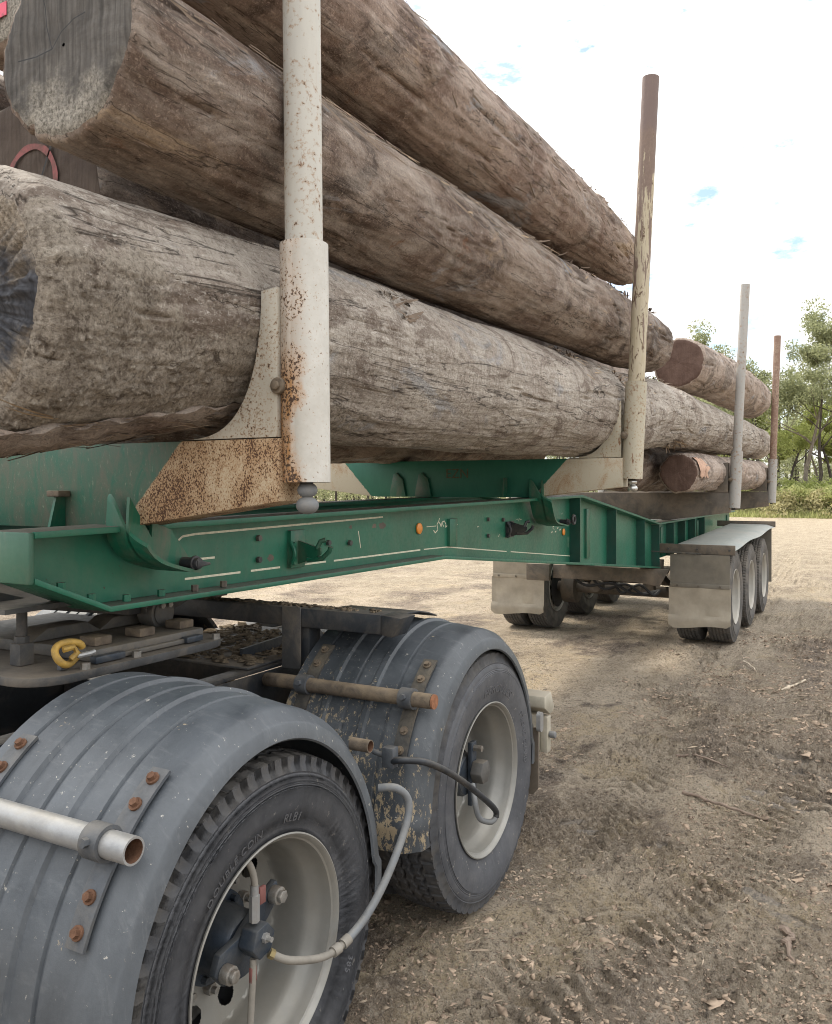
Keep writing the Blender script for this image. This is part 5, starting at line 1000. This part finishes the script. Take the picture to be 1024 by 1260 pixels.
# ------------------------------------------------------------------ trees, scrub and woodland
def leaf_cloud(centers, radii, n, size, r_, droop=.2):
    c = centers[r_.integers(0, len(centers), n)] if len(centers) else None
    rad = radii[r_.integers(0, len(radii), n)]
    k = r_.integers(0, len(centers), n); c = centers[k]; rad = radii[k]
    d = r_.normal(size=(n, 3)); d /= np.linalg.norm(d, axis=1)[:, None]; p = c+d*(rad*r_.uniform(.15, 1, n)**.6)[:, None]*np.array([1, 1, .75])
    a = r_.normal(size=(n, 3)); a[:, 2] -= droop; a /= np.linalg.norm(a, axis=1)[:, None]; b = np.cross(a, r_.normal(size=(n, 3))); b /= np.linalg.norm(b, axis=1)[:, None]
    s = size*r_.uniform(.5, 1.4, n)[:, None]; a = a*s; b = b*s*.38
    V = np.stack([p-a, p+b, p+a, p-b], 1).reshape(-1, 3); F = np.arange(4*n).reshape(n, 4); return V, F
def tree_proto(seed, h, spread, leafmat, trunkmat, dens=1., lean=.1, bare=.35):
    r_ = np.random.default_rng(seed); mb = MB(); tips = []
    def limb(p, d, L, r, lev):
        P = [Vector(p)]; d = Vector(d).normalized(); n = 5
        for i in range(n):
            d = (d+Vector(r_.normal(size=3))*.16+Vector((0, 0, .06))).normalized(); P.append(P[-1]+d*L/n)
        rs = [r*(1-.75*i/n) for i in range(n+1)]; mb.tube(P, rs, 7 if lev < 2 else 5, False)
        if lev == 2: tips.append((P[-1], L*.55)); tips.append((P[3], L*.4)); return
        k = r_.integers(3, 6) if lev == 0 else r_.integers(2, 5)
        for j in range(k):
            i = r_.integers(2 if lev else 3, n+1); a = r_.uniform(0, 6.28); e = r_.uniform(.25, 1.)
            limb(P[i], (math.cos(a)*spread, math.sin(a)*spread, e), L*r_.uniform(.32, .55), rs[i]*.62, lev+1)
        if lev == 0: limb(P[-1], d, L*.35, rs[-1], 1)
        else: tips.append((P[-1], L*.4))
    limb((0, 0, -.1), (r_.normal()*lean, r_.normal()*lean, 1), h*.68, h*.014+.03, 0)
    tm = mb.build('trunk', trunkmat); tme = tm.data; bpy.data.objects.remove(tm)
    c = np.array([t[0] for t in tips]); rad = np.array([max(.35, min(1.1, t[1])) for t in tips])
    keep = r_.uniform(size=len(c)) > .22; c = c[keep]; rad = rad[keep]
    V, F = leaf_cloud(c, rad, int(9500*dens), .105, r_, .35)
    return tme, np_mesh('crown', V, F, [leafmat], None, False)
protos = [tree_proto(11, 12, .75, 'leaf_olive', 'trunk_dark', .8), tree_proto(23, 13, .6, 'leaf_olive', 'trunk_dark', .9, .2), tree_proto(31, 11, .9, 'leaf_lime', 'trunk_dark', 1.), tree_proto(45, 13.5, .55, 'leaf_olive', 'trunk_pale', .7, .05), tree_proto(52, 9, 1., 'leaf_lime', 'trunk_pale', 1.2)]
desc = ['slender dark-trunked gum tree with thin olive crown', 'dark-trunked gum tree with open spreading olive crown', 'yellow-green tree with dark trunk and bright loose leaves', 'tall pale-trunked gum tree with wispy olive top', 'small pale-stemmed tree with yellow-green leaves']
grp = ['dark slender gum trees', 'open-crowned gum trees', 'yellow-green trees', 'tall pale gum trees', 'small pale-stemmed trees']
def where(x, y):                      # the landmark of the load that the tree is seen beside
    u = 512+1037*(math.cos(TH)*x+math.sin(TH)*y)/(-math.sin(TH)*x+math.cos(TH)*y)
    return 'behind the top log of the rear stack' if u < 896 else 'just left of the rearmost brown stake' if u < 948 else 'just right of the rearmost brown stake' if u < 974 else 'well clear of the rearmost stake' if u < 1002 else 'at the right edge of the photo'
def plant_tree(k, x, y, s, rot):
    t = empty('gum_tree', (x, y, -.05), desc[k]+', '+where(x, y), 'tree', grp[k]); link('trunk', protos[k][0], t); link('crown', protos[k][1], t); s *= .80; t.scale = (s, s, s); t.rotation_euler.z = rot
TREES = [(1, -7.4, 59, .95, .5), (0, -6.3, 57, .98, 2.1), (2, -5.2, 60, .9, 1.), (3, -4.2, 58.5, 1.05, 4.), (0, -3.4, 57.5, 1.05, 5.), (2, -2.5, 61, 1., 3.1), (1, -1.5, 58, 1.15, .2), (4, -6.2, 62, 1., 2.2), (4, -3.4, 63, 1.05, .9), (4, -1.9, 64, 1.1, 1.9),
         (2, -8.6, 63, .95, .7), (0, -10.0, 61, 1.1, 3.4), (3, -9.2, 60, .92, 1.2), (1, -12.0, 60, 1.1, 2.8), (3, -7.8, 62, .95, 2.2)]
for (k, x, y, s, r_) in TREES: plant_tree(k, x, y, s, r_)
def bush_proto(seed, mat, n=1500, h=1.6):
    r_ = np.random.default_rng(seed); c = np.stack([r_.normal(0, .75, 26), r_.normal(0, .75, 26), r_.uniform(.15, h, 26)], -1); c[:, :2] *= (1-.5*c[:, 2:]/h)
    V, F = leaf_cloud(c, r_.uniform(.25, .55, 26), n, .085, r_, -.3); mb = MB()
    for k in range(7): mb.tube([(0, 0, 0), tuple(c[k]*np.array([.5, .5, .6])), tuple(c[k])], [.02, .014, .006], 5, False)
    s_ = mb.build('stem', 'trunk_dark'); sme = s_.data; bpy.data.objects.remove(s_); return sme, np_mesh('foliage', V, F, [mat], None, False)
bp = [bush_proto(1, 'leaf_scrub'), bush_proto(2, 'leaf_lime', 1700, 2.0), bush_proto(3, 'leaf_dry', 1100, 1.1)]
bd = ['pale green scrub bush at the clearing edge', 'taller yellow-green shrub below the gum trees', 'dry straw-coloured low bush at the clearing edge']; bgp = ['pale green scrub bushes', 'yellow-green shrubs', 'dry low bushes']
r_ = np.random.default_rng(77)
for i in range(40):
    k = int(r_.choice([0, 0, 1, 2])); x = -10+i*.225+r_.normal()*.25; y = 53.5+r_.uniform(0, 5)
    t = empty('scrub_bush', (x, y, -.03), bd[k]+', '+where(x, y), 'bush', bgp[k]); link('stem', bp[k][0], t); link('foliage', bp[k][1], t); s = r_.uniform(.7, 1.25); t.scale = (s, s, s*r_.uniform(.8, 1.15)); t.rotation_euler.z = r_.uniform(0, 6.28)
# grass fringe
N = 26000; px = r_.uniform(-30, 12, N); py = 52+r_.gamma(2., 1.6, N); hh = r_.uniform(.15, .55, N); a = r_.uniform(0, 6.28, N); wv = .03
P0 = np.stack([px-np.cos(a)*wv, py-np.sin(a)*wv, np.full(N, -.03)], -1); P1 = np.stack([px+np.cos(a)*wv, py+np.sin(a)*wv, np.full(N, -.03)], -1); P2 = np.stack([px+r_.normal(0, .12, N), py+r_.normal(0, .12, N), hh], -1)
tag(link('grass', np_mesh('grass', np.stack([P0, P1, P2], 1).reshape(-1, 3), np.arange(3*N).reshape(N, 3), ['leaf_scrub'], None, False)), 'tall pale grass along the clearing edge', 'grass', None, 'stuff')
# far woodland: one mass
mb = MB(); cs = []; rs = []
for i in range(300):
    x = r_.uniform(-75, 45); y = r_.uniform(66, 105); h = r_.uniform(6, 12.5); l = r_.normal(0, .5)
    mb.tube([(x, y, -.1), (x+l*.4, y, h*.4), (x+l, y, h*.9)], [.13, .09, .03], 5, False)
    for k in range(7): cs.append((x+l*.7+r_.normal(0, 1.1), y+r_.normal(0, 1.1), h*r_.uniform(.35, 1.02))); rs.append(r_.uniform(.5, 1.2))
    for k in range(4): cs.append((x+r_.normal(0, 1.6), y-r_.uniform(0, 3), r_.uniform(.2, 3.2))); rs.append(r_.uniform(.8, 1.6))
wt = mb.build('woodland_trunks', 'trunk_dark'); V, F = leaf_cloud(np.array(cs), np.array(rs), 230000, .17, r_, .3)
wl = link('woodland', np_mesh('woodland', V, F, ['leaf_olive'], None, False)); tag(wl, 'far woodland in haze-pale leaf colour behind the edge trees', 'woodland', None, 'stuff'); wt.parent = wl; wt['kind'] = 'stuff'

# ------------------------------------------------------------------ loose things on the ground
def gz(x, y): return float(ground_h(np.array([[x]]), np.array([[y]]))[0, 0])
N = 95000; u = r_.uniform(0, 1, N); yy = 2.1+9*u**1.7; xx = r_.uniform(-1.9, 1.4, N)+(-.03)*(yy-3)
m = fbm(xx*1.2, yy*1.2, xx*0+6, 4, .6)+.40*sstep(-1.25, -.5, xx); keep = m+r_.normal(0, .20, N) > .26; xx, yy = xx[keep], yy[keep]; zz = ground_h(xx[:, None], yy[:, None])[:, 0]
wk = wetf(xx[:, None], yy[:, None])[:, 0] < .2; xx, yy, zz = xx[wk], yy[wk], zz[wk]
n_ = len(xx); sz = (.0012+.0036*r_.gamma(.8, .5, n_))*(1+.08*yy)
tag(clods('mud_clods', 'clod', np.stack([xx, yy, zz+sz*.1], -1), sz, None, .75, 'stuff', 8), 'crumbled clods of dry mud scattered over the dirt', 'mud clods')
N = 5500; u = r_.uniform(0, 1, N); yy = 2.1+12*u**1.6; xx = r_.uniform(-1.9, 1.6, N); keep = fbm(xx*1.1+5, yy*1.1, xx*0+1, 3)+.3*sstep(-1.2, .3, xx)+r_.normal(0, .25, N) > .18; xx, yy = xx[keep], yy[keep]; zz = ground_h(xx[:, None], yy[:, None])[:, 0]
n_ = len(xx); a = r_.normal(.9, .8, n_); L = (.006+.016*r_.gamma(1., .6, n_))*(1+.05*yy); wd = r_.uniform(.0008, .003, n_)*(1+.05*yy); ca, sa = np.cos(a), np.sin(a); hz = r_.uniform(.001, .010, n_)
base = np.stack([xx, yy, zz], -1); dL = np.stack([ca*L, sa*L, hz*r_.uniform(-.5, 1, n_)], -1); dW = np.stack([-sa*wd, ca*wd, wd*0], -1); dZ = np.stack([wd*0, wd*0, wd*1.2+.001], -1)
V = np.stack([base-dL, base+dW, base+dL+dZ, base-dW, base+dZ*2.2], 1).reshape(-1, 3); F = (np.array([(0, 1, 4), (1, 2, 4), (2, 3, 4), (3, 0, 4)])[None]+5*np.arange(n_)[:, None, None]).reshape(-1, 3)
tag(link('wood_chips', np_mesh('wood_chips', V, F, ['chip'], None, False)), 'splinters and bark chips littering the dirt', 'wood chips', None, 'stuff')
def stick(name, label, P, r, mat='chip'):
    pts = [(x, y, gz(x, y)+dz) for (x, y, dz) in P]; mb = MB(); rs_ = np.random.default_rng(int(abs(P[0][0])*977)); k_ = 8*(len(P)-1)+1
    mb.tube([Vector(q)+Vector(rs_.normal(0, r*.22, 3)) for q in smooth_path(pts, 8)], [r*(1-.55*i/k_)*rs_.uniform(.55, 1.15) for i in range(k_)], 7); mb.v = [(a, b, gz(P[0][0], P[0][1])+(c-gz(P[0][0], P[0][1]))*.75) for a, b, c in mb.v]; o = mb.build(name, mat, None, pts[0]); return tag(o, label, 'stick')
M['stick_pale'] = simple('bleached_stick', (.50, .42, .32), .85); M['stick_dark'] = simple('dark_bark_strip', (.20, .15, .115), .9)
stick('stick', 'pale bleached stick lying alone on bare dirt at the right edge', [(-.72, 7.75, .012), (-.62, 7.9, .03), (-.55, 8.0, .05)], .018, 'stick_pale')
stick('bark_strip', 'long brown bark strip lying across the ruts beyond the tail lamp', [(-1.12, 5.50, .012), (-.98, 5.46, .02), (-.80, 5.42, .012)], .014, 'stick_dark')
stick('branch_piece', 'knobbly brown branch piece half sunk in the mud at right', [(-.95, 4.85, .01), (-.75, 4.80, .03), (-.55, 4.82, .012), (-.42, 4.78, .0)], .016, 'stick_dark')
stick('twig', 'short twig beside the front tyre on the rear axle group', [(-1.16, 8.78, .01), (-1.08, 8.6, .04), (-1.0, 8.45, .01)], .012, 'stick_pale')
stick('bark_curl', 'dark curled bark lying at the edge of the wet patch lower right', [(-.33, 3.62, .005), (-.29, 3.55, .02), (-.30, 3.46, .022), (-.27, 3.38, .004)], .02, 'stick_dark')
